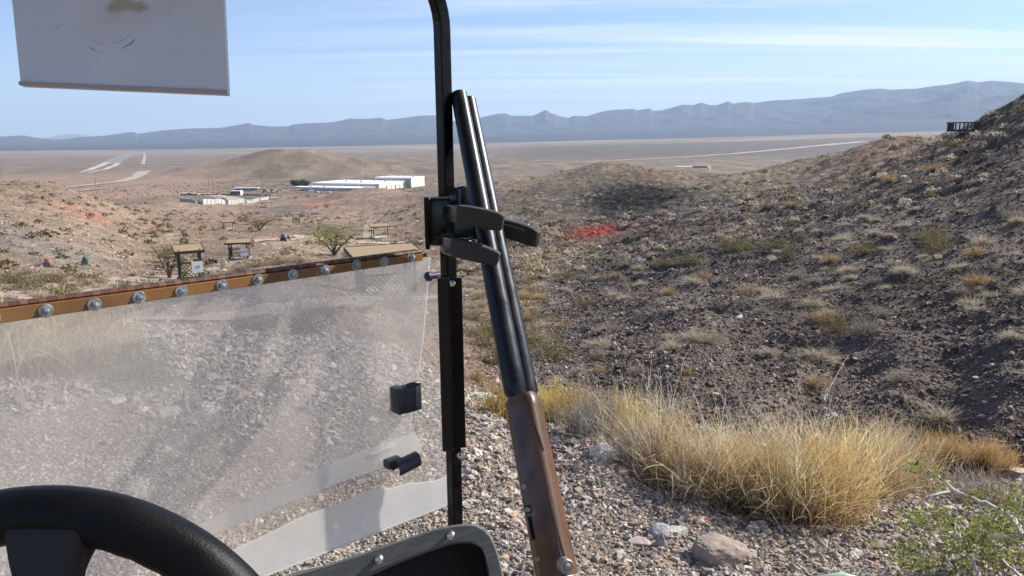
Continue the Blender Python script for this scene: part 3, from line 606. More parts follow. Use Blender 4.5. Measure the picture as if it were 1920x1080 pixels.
gb=empty('golden_bush',tuple(hit(1430,950)),label='big golden dry bush with bare grey twig tips in front of the dark slope',cat='bush')
def sub(o,parent,nm):
    o.name=nm; l=Vector(o.location)-Vector(parent.location); o.parent=parent; o.location=l
    for k in ('label','category','group'):
        if k in o: del o[k]
    return o
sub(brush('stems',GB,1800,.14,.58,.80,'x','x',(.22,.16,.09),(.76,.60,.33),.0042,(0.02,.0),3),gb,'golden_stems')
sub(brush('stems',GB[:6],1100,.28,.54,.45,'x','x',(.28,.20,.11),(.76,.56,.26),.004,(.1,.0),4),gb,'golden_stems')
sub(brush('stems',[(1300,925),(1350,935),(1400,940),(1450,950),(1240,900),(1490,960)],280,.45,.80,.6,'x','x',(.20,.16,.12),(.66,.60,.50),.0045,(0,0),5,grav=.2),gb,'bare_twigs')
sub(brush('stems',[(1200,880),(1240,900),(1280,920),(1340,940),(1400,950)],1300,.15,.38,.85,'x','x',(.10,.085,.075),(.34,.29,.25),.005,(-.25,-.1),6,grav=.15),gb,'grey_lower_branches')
brush('dry_bush',[(1640,925),(1680,910),(1610,930)],1500,.22,.45,.6,'dry brownish bush touching the right side of the golden bush','bush',(.20,.14,.09),(.56,.42,.24),.004,(.05,0),7)
brush('dry_bush',[(1790,870),(1840,878),(1750,872),(1870,885)],1500,.25,.55,.5,'low golden brown bush right of the golden bush at the gully edge','bush',(.25,.16,.08),(.62,.43,.20),.005,(0,0),8)
brush('dry_bush',[(1150,812),(1180,825),(1215,840)],500,.18,.38,.5,'yellow-green grass clump behind the cream boulder','grass clump',(.28,.20,.08),(.62,.48,.18),.005,(-.05,0),9)
brush('dry_bush',[(945,785),(1000,790),(1040,792),(1075,795)],1000,.16,.32,.4,'golden green grass strip right behind the gravel crest beside the gun','grass clump',(.25,.18,.06),(.58,.44,.14),.005,(0,0),10)
brush('grey_bush',[(1110,815),(1125,822),(1095,812)],450,.2,.36,.7,'small dark grey leafless bush behind the cream boulder','bush',(.12,.10,.095),(.34,.30,.28),.004,(0,0),11)
brush('dry_bush',[(1830,940),(1860,950)],420,.12,.24,.7,'small greyish twiggy bush below the low golden brown bush','bush',(.15,.12,.1),(.40,.33,.27),.004,(0,0),12)
# behind the windshield
brush('tall_grass',[(20,700),(60,698),(100,700),(140,695),(180,690),(-30,705)],2400,.22,.47,.35,'tall pale golden grass at the left behind the windshield','grass clump',(.35,.26,.12),(.70,.55,.28),.007,(0,0),13)
brush('tall_grass',[(170,665),(210,660)],260,.3,.5,.45,'sparse tall stalks beside the sage bush behind the windshield','grass clump',(.35,.26,.12),(.66,.54,.32),.007,(0,0),14)
def sage(px,py,wpx,label,leafc=(.16,.19,.09),seed=5,hs=1.0,nl=1800):
    rg=np.random.default_rng(seed); V_,F_,c_=dome_bush(rg,300,.01,c0=(.14,.11,.09),c1=(.3,.28,.18),flat=1.0,leaf=leafc,nl=nl,ls=.02)
    p=hit(px,py); d=np.dot(p-EYE,fwd); s=wpx/F_PX*d/1.05; o=mesh_np('leafy_bush',V_*np.array([s,s,s*hs]),F_,m_plant,col=c_); o.location=p-np.array([0,0,.02]); tag(o,label,'bush'); return o
sage(250,715,170,'green-grey leafy sage bush standing on gravel behind the windshield',(.15,.20,.12),5,.95)
sage(505,735,80,'small brownish bush low behind the windshield',(.22,.18,.12),6,.8,300)
sage(470,620,100,'dark leafy bush behind the windshield left of the spiky plant',(.15,.17,.11),7,.7)
sage(740,580,90,'grey-green bush behind the windshield in front of the lattice shelter',(.18,.19,.12),8,.8)
sage(700,640,80,'pale green bush behind the windshield right of the spiky plant',(.2,.21,.14),9,.6)
brush('spiky_plant',[(566,628)],60,.35,.62,.55,'dark spiky plant with stiff fanned stalks behind the windshield','plant',(.08,.075,.05),(.22,.20,.14),.014,(0,0),15,grav=0)
for j,(px,py,w_) in enumerate([(60,548,90),(120,556,90),(170,536,70),(20,530,60),(230,545,60),(95,530,60)]):
    shrub(px,py,w_,'olive',['olive creosote leftmost above the amber strip','broad yellow-green creosote just above the bolt strip at the left','olive creosote behind the second bolt of the strip','creosote at the left picture edge above the strip','creosote above the gap between the third and fourth bolts','small creosote behind the broad one above the strip'][j],hs=.8)
for j,(px,py,w_) in enumerate([(480,500,50),(520,496,46),(560,494,40),(590,500,46),(450,508,40),(660,480,40),(770,460,50),(740,472,40)]):
    shrub(px,py,w_,'olive',hs=.6)
# ---- creosote branches lower right, close to the cart
cb=empty('creosote_bush',tuple(hit(1860,1010)),label='creosote bush with green leaves and pale bare branches at the lower right corner',cat='bush')
rc=np.random.default_rng(9)
mainb=[[(1740,880,3.05),(1752,888,3.05),(1780,912,3.0),(1815,932,2.95),(1860,948,2.9),(1895,968,2.8),(1915,995,2.7),(1960,1060,2.55)],
[(1850,1014,2.7),(1880,1010,2.65),(1930,1002,2.55)],[(1760,1005,2.75),(1775,1007,2.74),(1800,1012,2.7),(1812,1020,2.66),(1826,1058,2.6),(1850,1110,2.5)],
[(1840,1046,2.65),(1880,1050,2.6),(1905,1075,2.5),(1940,1110,2.4)],[(1735,935,2.95),(1745,930,2.95),(1780,922,2.98)],[(1798,985,2.75),(1800,1010,2.7)]]
tb=MB(); o0=Vector(cb.location)
for b in mainb:
    pts=[P(a,c_,d) for a,c_,d in b]; n=len(pts)
    fine=[]; 
    for i in range(n-1):
        for t in np.linspace(0,1,4,endpoint=False): fine.append(pts[i]*(1-t)+pts[i+1]*t+rc.normal(0,.0025,3))
    fine.append(pts[-1]); k=len(fine); r_=[.0035+.008*(i/k) if b is mainb[0] else .003+.004*(i/k) for i in range(k)]
    tb.tube([f-np.array(o0) for f in fine],r_,6)
tb.build('branch',mat('pale_bark',(.45,.42,.38),.8,var=.35,vscale=60,bump=.002),cb,smooth=True)
cl=[(1840,1010,75,45,760),(1900,950,45,28,260),(1760,900,26,22,90),(1718,873,14,8,70),(1790,1045,110,30,620),(1720,975,45,18,260),(1690,1030,50,14,170),(1765,955,45,22,150),(1890,1060,50,22,260),(1830,930,60,16,90),(1870,985,50,25,300),(1912,920,14,16,60),(1812,1000,40,30,250),(1730,1060,60,12,150)]
cen=[]
for (a,b_,sa,sb,nn) in cl:
    nc=max(4,nn//14)
    for _ in range(nc):
        c_=P(rc.normal(a,sa*.55),rc.normal(b_,sb*.6),rc.uniform(2.55,2.95)); cen.append(c_+rc.normal(0,.012,(14,3)))
cen=np.vstack(cen); gzz=height(cen[:,0],cen[:,1]); cen[:,2]=np.maximum(cen[:,2],gzz+.01)
V_,F_,c_=leafquads(cen-np.array(o0),.0082,rc,(.225,.25,.06),.3); lv=mesh_np('leaves',V_,F_,m_plant,col=c_,parent=cb)
tw=np.repeat(cen[::7],1,axis=0); D=rc.normal(0,1,(len(tw),3)); D[:,2]-=.3
V_,F_,c_,_=strips(tw-np.array(o0),D,rc.uniform(.03,.10,len(tw)),np.full(len(tw),.0025),3,rc,.4,0,(.3,.26,.2),(.25,.2,.12)); tag(mesh_np('fine_twigs',V_,F_,m_plant,col=c_,parent=cb),kind='stuff')
# ---- trees
m_bark=mat('dark_bark',(.11,.085,.065),.9,var=.3,vscale=8)
def tree(px,py,wpx,hpx,label,leafc,seed,density=1.0,leaf=.09,gapy=.35,name='desert_tree',group=None):
    rg=np.random.default_rng(seed); p=hit(px,py); d=np.dot(p-EYE,fwd); W=1.7*wpx/F_PX*d; H=1.1*hpx/F_PX*d
    t=empty(name,tuple(p),label=label,cat='tree',group=group); mb=MB(); tips=[]
    for k in range(5):
        th=k*1.257+rg.uniform(-.4,.4); sp=rg.uniform(.18,.42)*W
        pts=[np.array([0,0,-.1])]; q=np.zeros(3)
        for j in range(1,6):
            f=j/5; q=np.array([math.cos(th)*sp*f**1.2,math.sin(th)*sp*f**1.2,H*.72*f])+rg.normal(0,.02*H,3)*f; pts.append(q)
        mb.tube(pts,[max(.035*H*(1-.17*i),.004*H) for i in range(6)],6)
        for j in range(2,6):
            for _ in range(5):
                dr=rg.normal(0,1,3); dr[2]=abs(dr[2])*.6; dr/=np.linalg.norm(dr); e=pts[j]+dr*np.array([W*.30,W*.30,H*.3]); e[2]=min(e[2],H*.97)
                mb.tube([pts[j],(pts[j]+e)/2+rg.normal(0,.02*H,3),e],[.010*H,.006*H,.003*H],4); tips.append(e); tips.append((pts[j]+e)/2)
    mb.build('trunk',m_bark,t,smooth=True)
    tips=np.array(tips); n=int(3600*density); k=rg.integers(0,len(tips),n); cen=tips[k]+rg.normal(0,1,(n,3))*np.array([W*.09,W*.09,H*.07]); cen[:,2]=np.clip(cen[:,2],H*gapy*.7,H)
    Vq,Fq,cq=leafquads(cen,leaf*H*.22,rg,leafc,.28); mesh_np('crown',Vq,Fq,m_plant,col=cq,parent=t); return t
tree(627,478,66,56,'bright yellow-green palo verde tree beside the gravel path',(.30,.31,.09),1,.8)
tree(487,432,54,30,'brownish leafless-looking tree between two far shooting stands',(.36,.27,.14),2,.45,name='bare_tree')
tree(318,522,62,66,'thin olive tree with dark forked trunk left of the nearest left shelter',(.25,.21,.08),3,.35,name='thin_tree')
tree(560,352,13,13,'dark green tree clump left of the white warehouse',(.05,.065,.035),4,1.0,leaf=.3,name='dark_tree',gapy=.1)
tree(572,351,10,11,'right one of the two dark green trees beside the warehouse roof',(.05,.065,.035),5,1.0,leaf=.3,name='dark_tree',gapy=.1)
tree(1440,395,24,16,'lone reddish bare tree on the hillside below the far road',(.24,.17,.13),6,.3,name='bare_tree')
# ================================================================ ROADS
def road(pts,width,m,name='road',lift=.25,widths=None,label=None):
    cs=[hit(*p) for p in pts]; fine=[];wl=[]
    for i in range(len(cs)-1):
        for t in np.linspace(0,1,16,endpoint=False): fine.append(cs[i][:2]*(1-t)+cs[i+1][:2]*t); wl.append((widths[i]*(1-t)+widths[i+1]*t) if widths else width)
    fine.append(cs[-1][:2]); wl.append(widths[-1] if widths else width); fine=np.array(fine); wl=np.array(wl)
    t=np.gradient(fine,axis=0); t/=np.linalg.norm(t,axis=1,keepdims=True)+1e-9; nrm=np.stack([-t[:,1],t[:,0]],1)
    V=[];K=5
    for k in range(K):
        q=fine+nrm*(wl*(k/(K-1)-.5))[:,None]; V.append(np.stack([q[:,0],q[:,1],height(q[:,0],q[:,1])+lift],1))
    V=np.stack(V,1).reshape(-1,3); n=len(fine); F=[[i*K+k,(i+1)*K+k,(i+1)*K+k+1,i*K+k+1] for i in range(n-1) for k in range(K-1)]
    o=mesh_np(name,V,F,m,smooth=True); tag(o,kind='structure'); return o
def roadr(pts,widths,m,name):
    global hit
    h0=hit; hit=lambda px,r: (lambda p: np.array([p[0],p[1],0]))(Ph(px,300,r))
    o=road(pts,0,m,name,lift=1.0,widths=widths); hit=h0; return o
m_conc=mat('pale_concrete',(.40,.37,.33),.85,var=.12,vscale=.05)
m_asph=mat('far_asphalt',(.20,.175,.165),.9,var=.15,vscale=.03)
m_dirt=mat('pale_dirt',(.36,.285,.225),.95,var=.2,vscale=.15)
m_dirt2=mat('track_dirt',(.28,.215,.17),.95,var=.25,vscale=.6,bump=.03,bscale=4)
road([(150,324),(172,317),(192,309),(205,304)],24,m_conc,widths=[4,22,26,30])
road([(163,325),(196,318),(214,311),(222,306)],24,m_conc,widths=[4,16,20,24])
road([(205,306),(226,296),(240,289),(250,284)],60,m_asph,lift=.3,widths=[70,80,80,80])
road([(268,308),(271,296),(272,288),(266,285)],14,m_dirt,'dirt_road')
roadr([(-20,1300),(60,1420),(130,1500),(220,1650),(258,1950),(268,2400)],[22,22,22,24,30,34],m_dirt,'dirt_road')
roadr([(-20,1080),(40,1150),(110,1260),(200,1380)],[12,12,12,12],m_dirt,'dirt_road')
roadr([(940,2300),(1000,2350),(1120,2600),(1250,2950),(1400,3500),(1500,4100),(1620,4900)],[26,26,30,38,50,65,90],m_dirt,'dirt_road')
road([(520,373),(440,372),(380,364),(335,362)],18,m_dirt,'dirt_road')
road([(688,452),(684,438),(686,424),(694,412),(706,402)],1.0,m_dirt2,'track',lift=.05)
road([(700,450),(693,436),(695,424),(703,412),(714,403)],1.0,m_dirt2,'track',lift=.05)
road([(440,452),(520,449),(590,445),(640,452),(720,456),(800,452)],3.0,m_dirt,'path',lift=.05)
road([(0,560),(120,545),(300,520),(420,500),(470,484)],2.2,m_dirt2,'path',lift=.04)
road([(330,605),(430,596),(560,578),(700,562),(800,556)],1.6,m_dirt2,'path',lift=.04)
# ================================================================ SHOOTING STANDS
m_post=mat('dark_green_post',(.035,.05,.035),.7,var=.2); m_roof=mat('tan_roof',(.28,.20,.115),.85,var=.12,vscale=3); m_fascia=mat('dark_fascia',(.09,.06,.04),.8)
m_lat=mat('green_lattice',(.04,.065,.045),.7); m_sign=mat('white_sign',(.80,.80,.80),.6); m_ink=mat('sign_ink',(.05,.05,.06),.6); m_slab=mat('stand_slab',(.45,.41,.36),.9,var=.1)
def text_mesh(body,size,m,name='lettering',bold=0.0,extr=.0015):
    cu=bpy.data.curves.new(name,'FONT'); cu.body=body; cu.size=size; cu.align_x='CENTER'; cu.align_y='CENTER'; cu.extrude=extr; cu.offset=bold
    o=bpy.data.objects.new(name,cu); C.objects.link(o); bpy.context.view_layer.update(); dg=bpy.context.evaluated_depsgraph_get()
    me=bpy.data.meshes.new_from_object(o.evaluated_get(dg)); bpy.data.objects.remove(o); me.materials.clear(); me.materials.append(m)
    o=bpy.data.objects.new(name,me); C.objects.link(o); return o
def stand(px,pyb,pyt,wpx,label,yaw=0,lattice=True,sign=None,slope=0.06,deep=.9,red=False):
    p=hit(px,pyb); d=np.dot(p-EYE,fwd); H=(pyb-pyt)/F_PX*d; W=wpx/F_PX*d; Dp=W*deep
    t=empty('shooting_stand',tuple(p),R(yaw)-math.atan2(p[0],p[1]),label,'shelter','small roofed shooting stands along the course')
    MB().box((0,0,.02),(W*.9,Dp*.9,.12)).build('floor_slab',m_slab,t)
    rf=MB().box((0,0,0),(W,Dp,.06)).build('roof',m_roof,t); rf.location=(0,0,H); rf.rotation_euler=(slope,0,0)
    fa=MB(); 
    for s in (-1,1): fa.box((0,s*(Dp/2+.02),-.03),(W+.04,.04,.16)); fa.box((s*(W/2+.02),0,-.03),(.04,Dp,.16))
    f=fa.build('fascia',m_fascia,rf)
    w2=W*.36; d2=Dp*.36; pw=.10
    for sx in (-1,1):
        for sy in (-1,1):
            MB().box((sx*w2,sy*d2,H/2),(pw,pw,H-.06)).build('post',m_post,t)
    if lattice:
        for (a,b,nm) in (((-w2,-d2),(w2,-d2),'front'),((-w2,-d2),(-w2,d2),'side'),((w2,-d2),(w2,d2),'side')):
            m=MB(); A=np.array([*a,0.]);B=np.array([*b,0.]); L_=np.linalg.norm(B-A); u=(B-A)/L_; h=1.0
            m.box((A+B)/2+np.array([0,0,h]),(abs(u[0])*L_+.07,abs(u[1])*L_+.07,.08)); m.box((A+B)/2+np.array([0,0,.12]),(abs(u[0])*L_+.06,abs(u[1])*L_+.06,.06))
            n=max(4,int(L_/.22))
            for i in range(-5,n+1):
                for s in (1,-1):
                    x0=i*L_/n; x1=x0+h*.9
                    if s<0: x0,x1=x1,x0
                    q0=A+u*x0+np.array([0,0,.12]); q1=A+u*x1+np.array([0,0,h])
                    # clip to span
                    def cl(qa,qb):
                        ta,tb_=np.dot(qa-A,u),np.dot(qb-A,u)
                        lo,hi=0,L_
                        if (ta<lo and tb_<lo) or (ta>hi and tb_>hi): return None
                        f=lambda q,o_,tq,to: q if lo<=tq<=hi else q+(o_-q)*(((lo if tq<lo else hi)-tq)/(to-tq+1e-9))
                        return f(qa,qb,ta,tb_),f(qb,qa,tb_,ta)
                    c_=cl(q0,q1)
                    if c_: m.tube(c_,.018,4)
            m.build('lattice_panel',m_lat,t)
    if sign:
        s=MB().box((w2*.62,-d2-.09,.72),(.62,.03,.66)).build('sign',m_sign,t)
        tx=text_mesh(sign,.26,m_ink); tx.parent=s; tx.location=(w2*.62,-d2-.112,.72); tx.rotation_euler=(R(90),0,0)
    if red: MB().box((w2+.35,-d2,1.25),(.5,.05,.22)).build('red_sign',mat('red_paint',(.6,.05,.04),.5),t); MB().box((w2+.30,-d2-.035,1.25),(.26,.012,.10)).build('white_band',m_sign,t)
    return t
stand(724,548,470,130,'nearest shooting stand with flat tan roof rising behind the right end of the amber strip',12,sign='',deep=.8)
stand(358,522,465,50,'left shooting stand with yellow-tan roof and lattice railing above the amber strip',6,sign='10',slope=.2,deep=.8)
stand(450,486,452,44,'shooting stand with brown roof, white sign and red marker on the left slope',-8,sign='SHOT',red=True)
stand(428,429,415,22,'small open dark-framed stand far up the left slope beside the bare tree',0,lattice=False)
stand(556,418,400,18,'shooting stand with green railing at the bend of the far gravel path',0)
stand(712,446,423,36,'wide shooting stand with tan roof in the wash left of the cart pole',10,deep=1.0,lattice=False)
stand(504,388,379,15,'tiny open stand below the fenced yard',0,lattice=False)
# ---- clay throwers
def thrower(px,py,wpx,label,ctop,cbase):
    p=hit(px,py); d=np.dot(p-EYE,fwd); w_=wpx/F_PX*d; t=empty('clay_thrower',tuple(p),.3,label,'target thrower')
    b=MB().box((0,0,.30*w_),(.8*w_,.7*w_,.36*w_)).box((.1*w_,-.1*w_,.08*w_),(.9*w_,.5*w_,.1*w_)); b.build('base',cbase,t,bevel=.03*w_)
    m=MB(); m.disc((.08*w_,0,.52*w_),(.1,0,1),[(.34*w_,0),(.36*w_,.05*w_),(.36*w_,.42*w_),(.30*w_,.5*w_)],14); m.build('target_magazine',ctop,t,smooth=True)
    MB().tube([(-.3*w_,-.2*w_,.5*w_),(-.9*w_,-.35*w_,.3*w_)],.04*w_,6).build('throwing_arm',m_black0,t)
m_black0=mat('matte_black',(.02,.02,.022),.6)
m_or=mat('orange_clay',(.75,.20,.08),.6,var=.3,vscale=6,col2=(.10,.04,.03)); m_bl=mat('blue_base',(.10,.13,.35),.5,var=.5,vscale=8); m_gn=mat('dark_green_drum',(.06,.12,.11),.5); m_gy=mat('grey_green_frame',(.12,.16,.16),.5)
thrower(89,500,15,'orange and black clay target thrower on a blue base, leftmost on the slope',m_or,m_bl)
thrower(160,497,15,'dark green clay target thrower with white band right of the orange and blue one',m_gn,m_gy)
thrower(531,452,13,'dark clay target thrower with pale top beside the path below the bare tree',m_gy,m_black0)
thrower(541,450,9,'orange clay target thrower touching the dark one beside the path',m_or,m_gy)
# ================================================================ FAR BUILDINGS
m_wroof=mat('white_roof',(.86,.85,.83),.6,var=.05,vscale=.2); m_wall=mat('cream_wall',(.72,.63,.52),.8,var=.05,vscale=.3); m_gwall=mat('grey_wall',(.40,.39,.39),.8); m_unit=mat('roof_unit',(.45,.45,.46),.6); m_dark=mat('dark_opening',(.05,.05,.055),.5)
def flat_hit(px,py,zz):
    v=raydir(px,py); t=(zz-EYE[2])/v[2]; return EYE+v*t
bldz=gz(*(Ph(700,356,1010)[:2]))
CA=R(24); fd=np.array([-math.cos(CA),math.sin(CA),0]); rd=np.array([math.sin(CA),math.cos(CA),0])
C0=Ph(711,357,1010); C0[2]=bldz-1
wh=empty('warehouse',tuple(C0),label='long low white-roofed warehouse with a cream sunlit end wall on the plain',cat='building')
def wbox(o,lf,lr,h,nm,roof=True,parapet=.8,m=None,units=0,seed=1):
    o=np.array(o,float); b=[o,o+fd*lf,o+fd*lf+rd*lr,o+rd*lr]
    MB().prism(b,(0,0,h+1)).build('wall' if nm else 'wall',m or m_wall,wh)
    ro=MB().prism([b[0]+np.array([0,0,h+1.004])-fd*.5-rd*.5,b[1]+np.array([0,0,h+1.004])+fd*.5-rd*.5,b[2]+np.array([0,0,h+1.004])+fd*.5+rd*.5,b[3]+np.array([0,0,h+1.004])-fd*.5+rd*.5],(0,0,.7)).build('roof',m_wroof,wh)
    rgx=random.Random(seed)
    for k in range(units):
        q=o+fd*rgx.uniform(.08,.92)*lf+rd*rgx.uniform(.1,.9)*lr; s=rgx.uniform(1.6,3.2); MB().box((q[0],q[1],h+1.7+s*.4),(s,s*.8,s*.8)).build('roof_unit',m_unit,ro)
    return b
wbox((0,0,0),106,66,7.5,'main',units=11,seed=2)
g=fd*0-rd*.25
MB().prism([g+fd*1,g+fd*105,g+fd*105+rd*.2,g+fd*1+rd*.2],(0,0,6.8)).build('shade_front',m_gwall,wh)  # grey sheet over the cream wall paints the shade on this front
wbox(rd*67-fd*8,58,36,12,'tall',units=4,seed=5)
g=rd*66.7-fd*8; MB().prism([g+fd*1,g+fd*57,g+fd*57+rd*.2,g+fd*1+rd*.2],(0,0,11.2)).build('shade_front',m_gwall,wh)  # shaded front of the tall block, shade given as grey colour
wbox(-rd*29+fd*4,96,28.5,3.6,'annex',units=4,seed=8)
g=-rd*29.4+fd*4; MB().prism([g+fd*1,g+fd*95,g+fd*95+rd*.2,g+fd*1+rd*.2],(0,0,3.1)).build('shade_front',m_gwall,wh)  # annex front in shade, also painted as a grey sheet
for k in range(5): q=-rd*.0-fd*.12+rd*(6+k*11); MB().prism([q,q+rd*1.2,q+rd*1.2-fd*.5,q-fd*.5],(0,0,5.4)).build('wall_pier',m_dark if k%2 else m_unit,wh)
cpo=fd*102-rd*20; MB().prism([cpo+np.array([0,0,4]),cpo+fd*22+np.array([0,0,4]),cpo+fd*22+rd*14+np.array([0,0,4]),cpo+rd*14+np.array([0,0,4])],(0,0,.6)).build('carport_roof',m_wroof,wh)
for a in (1,21): 
    for b in (1,13): q=cpo+fd*a+rd*b; MB().box((q[0],q[1],2),(.5,.5,4)).build('carport_post',m_gwall,wh)
def simple_vehicle(px,py,L_,label,col,kind='car',yaw=.2,group=None,cat='car'):
    p=hit(px,py); t=empty('parked_'+kind,tuple(p),yaw,label,cat,group); mb=mat('paint',col,.35,coat=.5)
    if kind=='car': 
        prof=[(-.5,.12),(-.5,.42),(-.34,.48),(-.22,.72),(.18,.74),(.32,.5),(.5,.42),(.5,.12)]
        W=L_*.4; MB().prism([(a*L_,-W/2,b*L_*.42) for a,b in prof],(0,W,0)).build('body',mb,t,bevel=.05)
        MB().box((-.02*L_,0,.255*L_),(L_*.36,W*1.01,L_*.07)).build('window',m_dark,t)
        for sx in (-.3,.3):
            for sy in (-1,1): MB().disc((sx*L_,sy*W*.5-(.1 if sy>0 else -.1),.07*L_),(0,sy,0),[(.075*L_,0),(.075*L_,.12)],12).build('wheel',m_black0,t)
    else:
        W=2.5; MB().box((0,0,2.3),(L_,W,2.7)).build('box_body',mb,t,bevel=.04)
        MB().box((L_*.38,0,.75),(.5,W*.8,.9)).build('support_leg',m_black0,t)
        for sx in (-.38,-.28):
            for sy in (-1,1): MB().disc((sx*L_,sy*1.0,.5),(0,sy,0),[(.5,0),(.5,.25)],14).build('wheel',m_black0,t)
    return t
simple_vehicle(646,358,24,'long pale blue-white trailer in front of the warehouse annex',(.55,.62,.75),'trailer',-.1,cat='trailer')
simple_vehicle(584,359,7,'white pickup-sized car at the left end of the warehouse',(.8,.8,.8),yaw=.5)
simple_vehicle(355,365,7.5,'lone blue car on the dirt lot left of the yard',(.10,.16,.35),yaw=.1)
for k,(a,b,col,l) in enumerate([(568,357,(.08,.08,.09),'dark car under the carport left of the warehouse'),(556,358,(.3,.3,.32),'grey car left of the carport'),(594,361,(.6,.6,.6),'silver car in front of the annex wall, left one'),(604,361,(.5,.48,.45),'beige car in front of the annex wall, middle one'),(616,362,(.7,.7,.7),'pale car in front of the annex wall, right one'),(525,358,(.2,.2,.2),'dark car between the machinery and the carport')]):
    simple_vehicle(a,b,6,l,col,yaw=random.uniform(-.3,.6),group='cars parked around the warehouse')
# container, machinery and yard fence
p=hit(444,366); ct=empty('storage_container',tuple(p),-.12,'dark-sided storage box with white end in the dirt yard','container')
d=np.dot(p-EYE,fwd); w_=19/F_PX*d
MB().box((0,0,w_*.2),(w_,w_*.5,w_*.4)).build('dark_side',mat('dark_plum',(.10,.085,.10),.6,var=.3,vscale=.6),ct); MB().box((0,0,w_*.42),(w_*1.1,w_*.58,w_*.04)).build('roof',m_wroof,ct); MB().box((w_*.52,0,w_*.2),(w_*.04,w_*.5,w_*.4)).build('white_end',m_sign,ct)
for k,(a,b,s,l) in enumerate([(498,361,13,'left pile of dark machinery on the pale lot'),(512,361,13,'right pile of dark machinery on the pale lot'),(522,362,8,'small machine right of the two machinery piles')]):
    p=hit(a,b); d=np.dot(p-EYE,fwd); w_=s/F_PX*d; t=empty('machine',tuple(p),k*.7,l,'machinery','machines standing on the pale lot')
    MB().box((0,0,w_*.14),(w_*.9,w_*.4,w_*.16)).build('chassis',m_gwall,t,bevel=.1); MB().box((-w_*.15,0,w_*.34),(w_*.3,w_*.35,w_*.26)).build('cab',m_dark,t,bevel=.1)
    MB().tube([(0,0,w_*.2),(w_*.3,0,w_*.55),(w_*.6,0,w_*.25)],w_*.03,6).build('boom',m_unit,t)
    for sx in (-.3,.3):
        for sy in (-1,1): MB().disc((sx*w_,sy*w_*.2,w_*.1),(0,sy,0),[(w_*.1,0),(w_*.1,w_*.06)],12).build('wheel',m_black0,t)
p=hit(463,357); d=np.dot(p-EYE,fwd); t=empty('open_shed',tuple(p),0,'low white open-fronted shed left of the machinery','shed'); w_=46/F_PX*d
MB().box((0,0,3.3),(w_,8,.5)).build('roof',m_wroof,t); MB().box((0,3.8,1.6),(w_,.3,3.2)).build('back_wall',m_gwall,t)
for a in (-.49,-.2,.1,.49): MB().box((a*w_,-3.6,1.6),(.5,.5,3.2)).build('post',m_wroof,t)
def fence(a,b,n,label,h,mt,group='fences of the dirt yard'):
    A=hit(*a);B=hit(*b); t=empty('yard_fence',tuple(A),0,label,'fence',group)
    for k in range(n):
        q0=A+(B-A)*k/n; q1=A+(B-A)*(k+1)/n; 
        for q in (q0,q1): q[2]=gz(q[0],q[1])
        u=(q1-q0); u2=u*.9
        if k%7!=6: MB().prism([q0-A+u*.05,q0-A+u2,q0-A+u2+np.array([0,.12,0]),q0-A+u*.05+np.array([0,.12,0])],(0,0,h)).build('panel',mt,t)
        MB().box(q0-A+np.array([0,0,h*.55]),(.25,.25,h*1.15)).build('post',m_gwall,t)
m_pan=mat('white_panel',(.36,.36,.355),.7,var=.3,vscale=.3)
fence((381,384),(504,373),26,'long run of pale fence panels along the near side of the yard',1.9,m_pan)
fence((338,378),(381,384),9,'shorter grey fence run turning back at the left of the yard',1.3,m_gwall)
fence((338,366),(508,367),30,'low dark fence line behind the yard',1.6,m_dark)
# power poles on the plain
pole0=None
for k,(a,b,h) in enumerate([(4,336,18),(180,350,18),(193,352,14),(392,352,18),(492,352,26),(687,336,26),(400,351,14)]):
    p=hit(a,b); d=np.dot(p-EYE,fwd); H=h/F_PX*d
    if pole0 is None:
        pole0=(MB().tube([(0,0,-.3),(0,0,H)],[.35,.25],8).build('pole',mat('pole_wood',(.12,.09,.07),.9),smooth=True),MB().box((0,0,H*.93),(3.2,.2,.25)).build('crossarm',m_dark),H)
        t=empty('power_pole',tuple(p),.3); pole0[0].parent=t; pole0[1].parent=t
    else:
        t=empty('power_pole',tuple(p),.3)
        for q in pole0[:2]: c=q.copy(); C.objects.link(c); c.parent=t
        t.scale=(1,1,H/pole0[2])
    tag(t,['utility pole standing at the left picture edge on the plain','utility pole left of the far small pole near the red patch','small utility pole right of the one near the red patch','utility pole behind the yard fence, left of a shorter one','tall utility pole behind the dark machinery','tall utility pole behind the warehouse roof','shorter utility pole right behind the yard fence'][k],'utility pole','utility poles on the plain')
# ridge shelter, far low building, bags
p=hit(1806,247); d=np.dot(p-EYE,fwd); W=54/F_PX*d; H=16/F_PX*d; t=empty('ridge_shelter',tuple(p),-math.atan2(p[0],p[1]),'long dark open-sided shelter on the right ridge','shelter')
MB().box((0,0,H),(W*1.06,W*.3,.12*H)).build('roof',m_dark,t)
for k in range(9): MB().box((-W*.48+k*W*.12,-W*.1,H*.45),(.12,.12,H*1.0)).build('post',m_dark,t)
for s in (-1,1): MB().box((s*W*.39,-W*.1,H*.45),(W*.2,.08,H*.95)).build('side_panel',m_black0,t)
MB().box((0,-W*.1,H*.10),(W*.98,.1,H*.22)).build('low_wall',m_black0,t)
p=hit(1298,320); d=np.dot(p-EYE,fwd); W=60/F_PX*d; t=empty('low_shelter',tuple(p),-.3,'low shelter with white and brown roof halves behind the dark hill','shelter'); H=8/F_PX*d
MB().box((-W*.25,0,H),(W*.52,W*.3,.15)).build('white_roof',m_wroof,t); MB().box((W*.24,0,H*.9),(W*.44,W*.3,H*.5)).build('brown_block',mat('brown_block',(.30,.22,.15),.9),t)
for a in (-.48,-.1,.02): 
    for b in (-.13,.13): MB().box((a*W,b*W,H*.45),(.12,.12,H)).build('post',m_dark,t)
MB().box((W*.5,0,H*.6),(W*.08,W*.2,H*.9)).build('white_end',m_wroof,t)
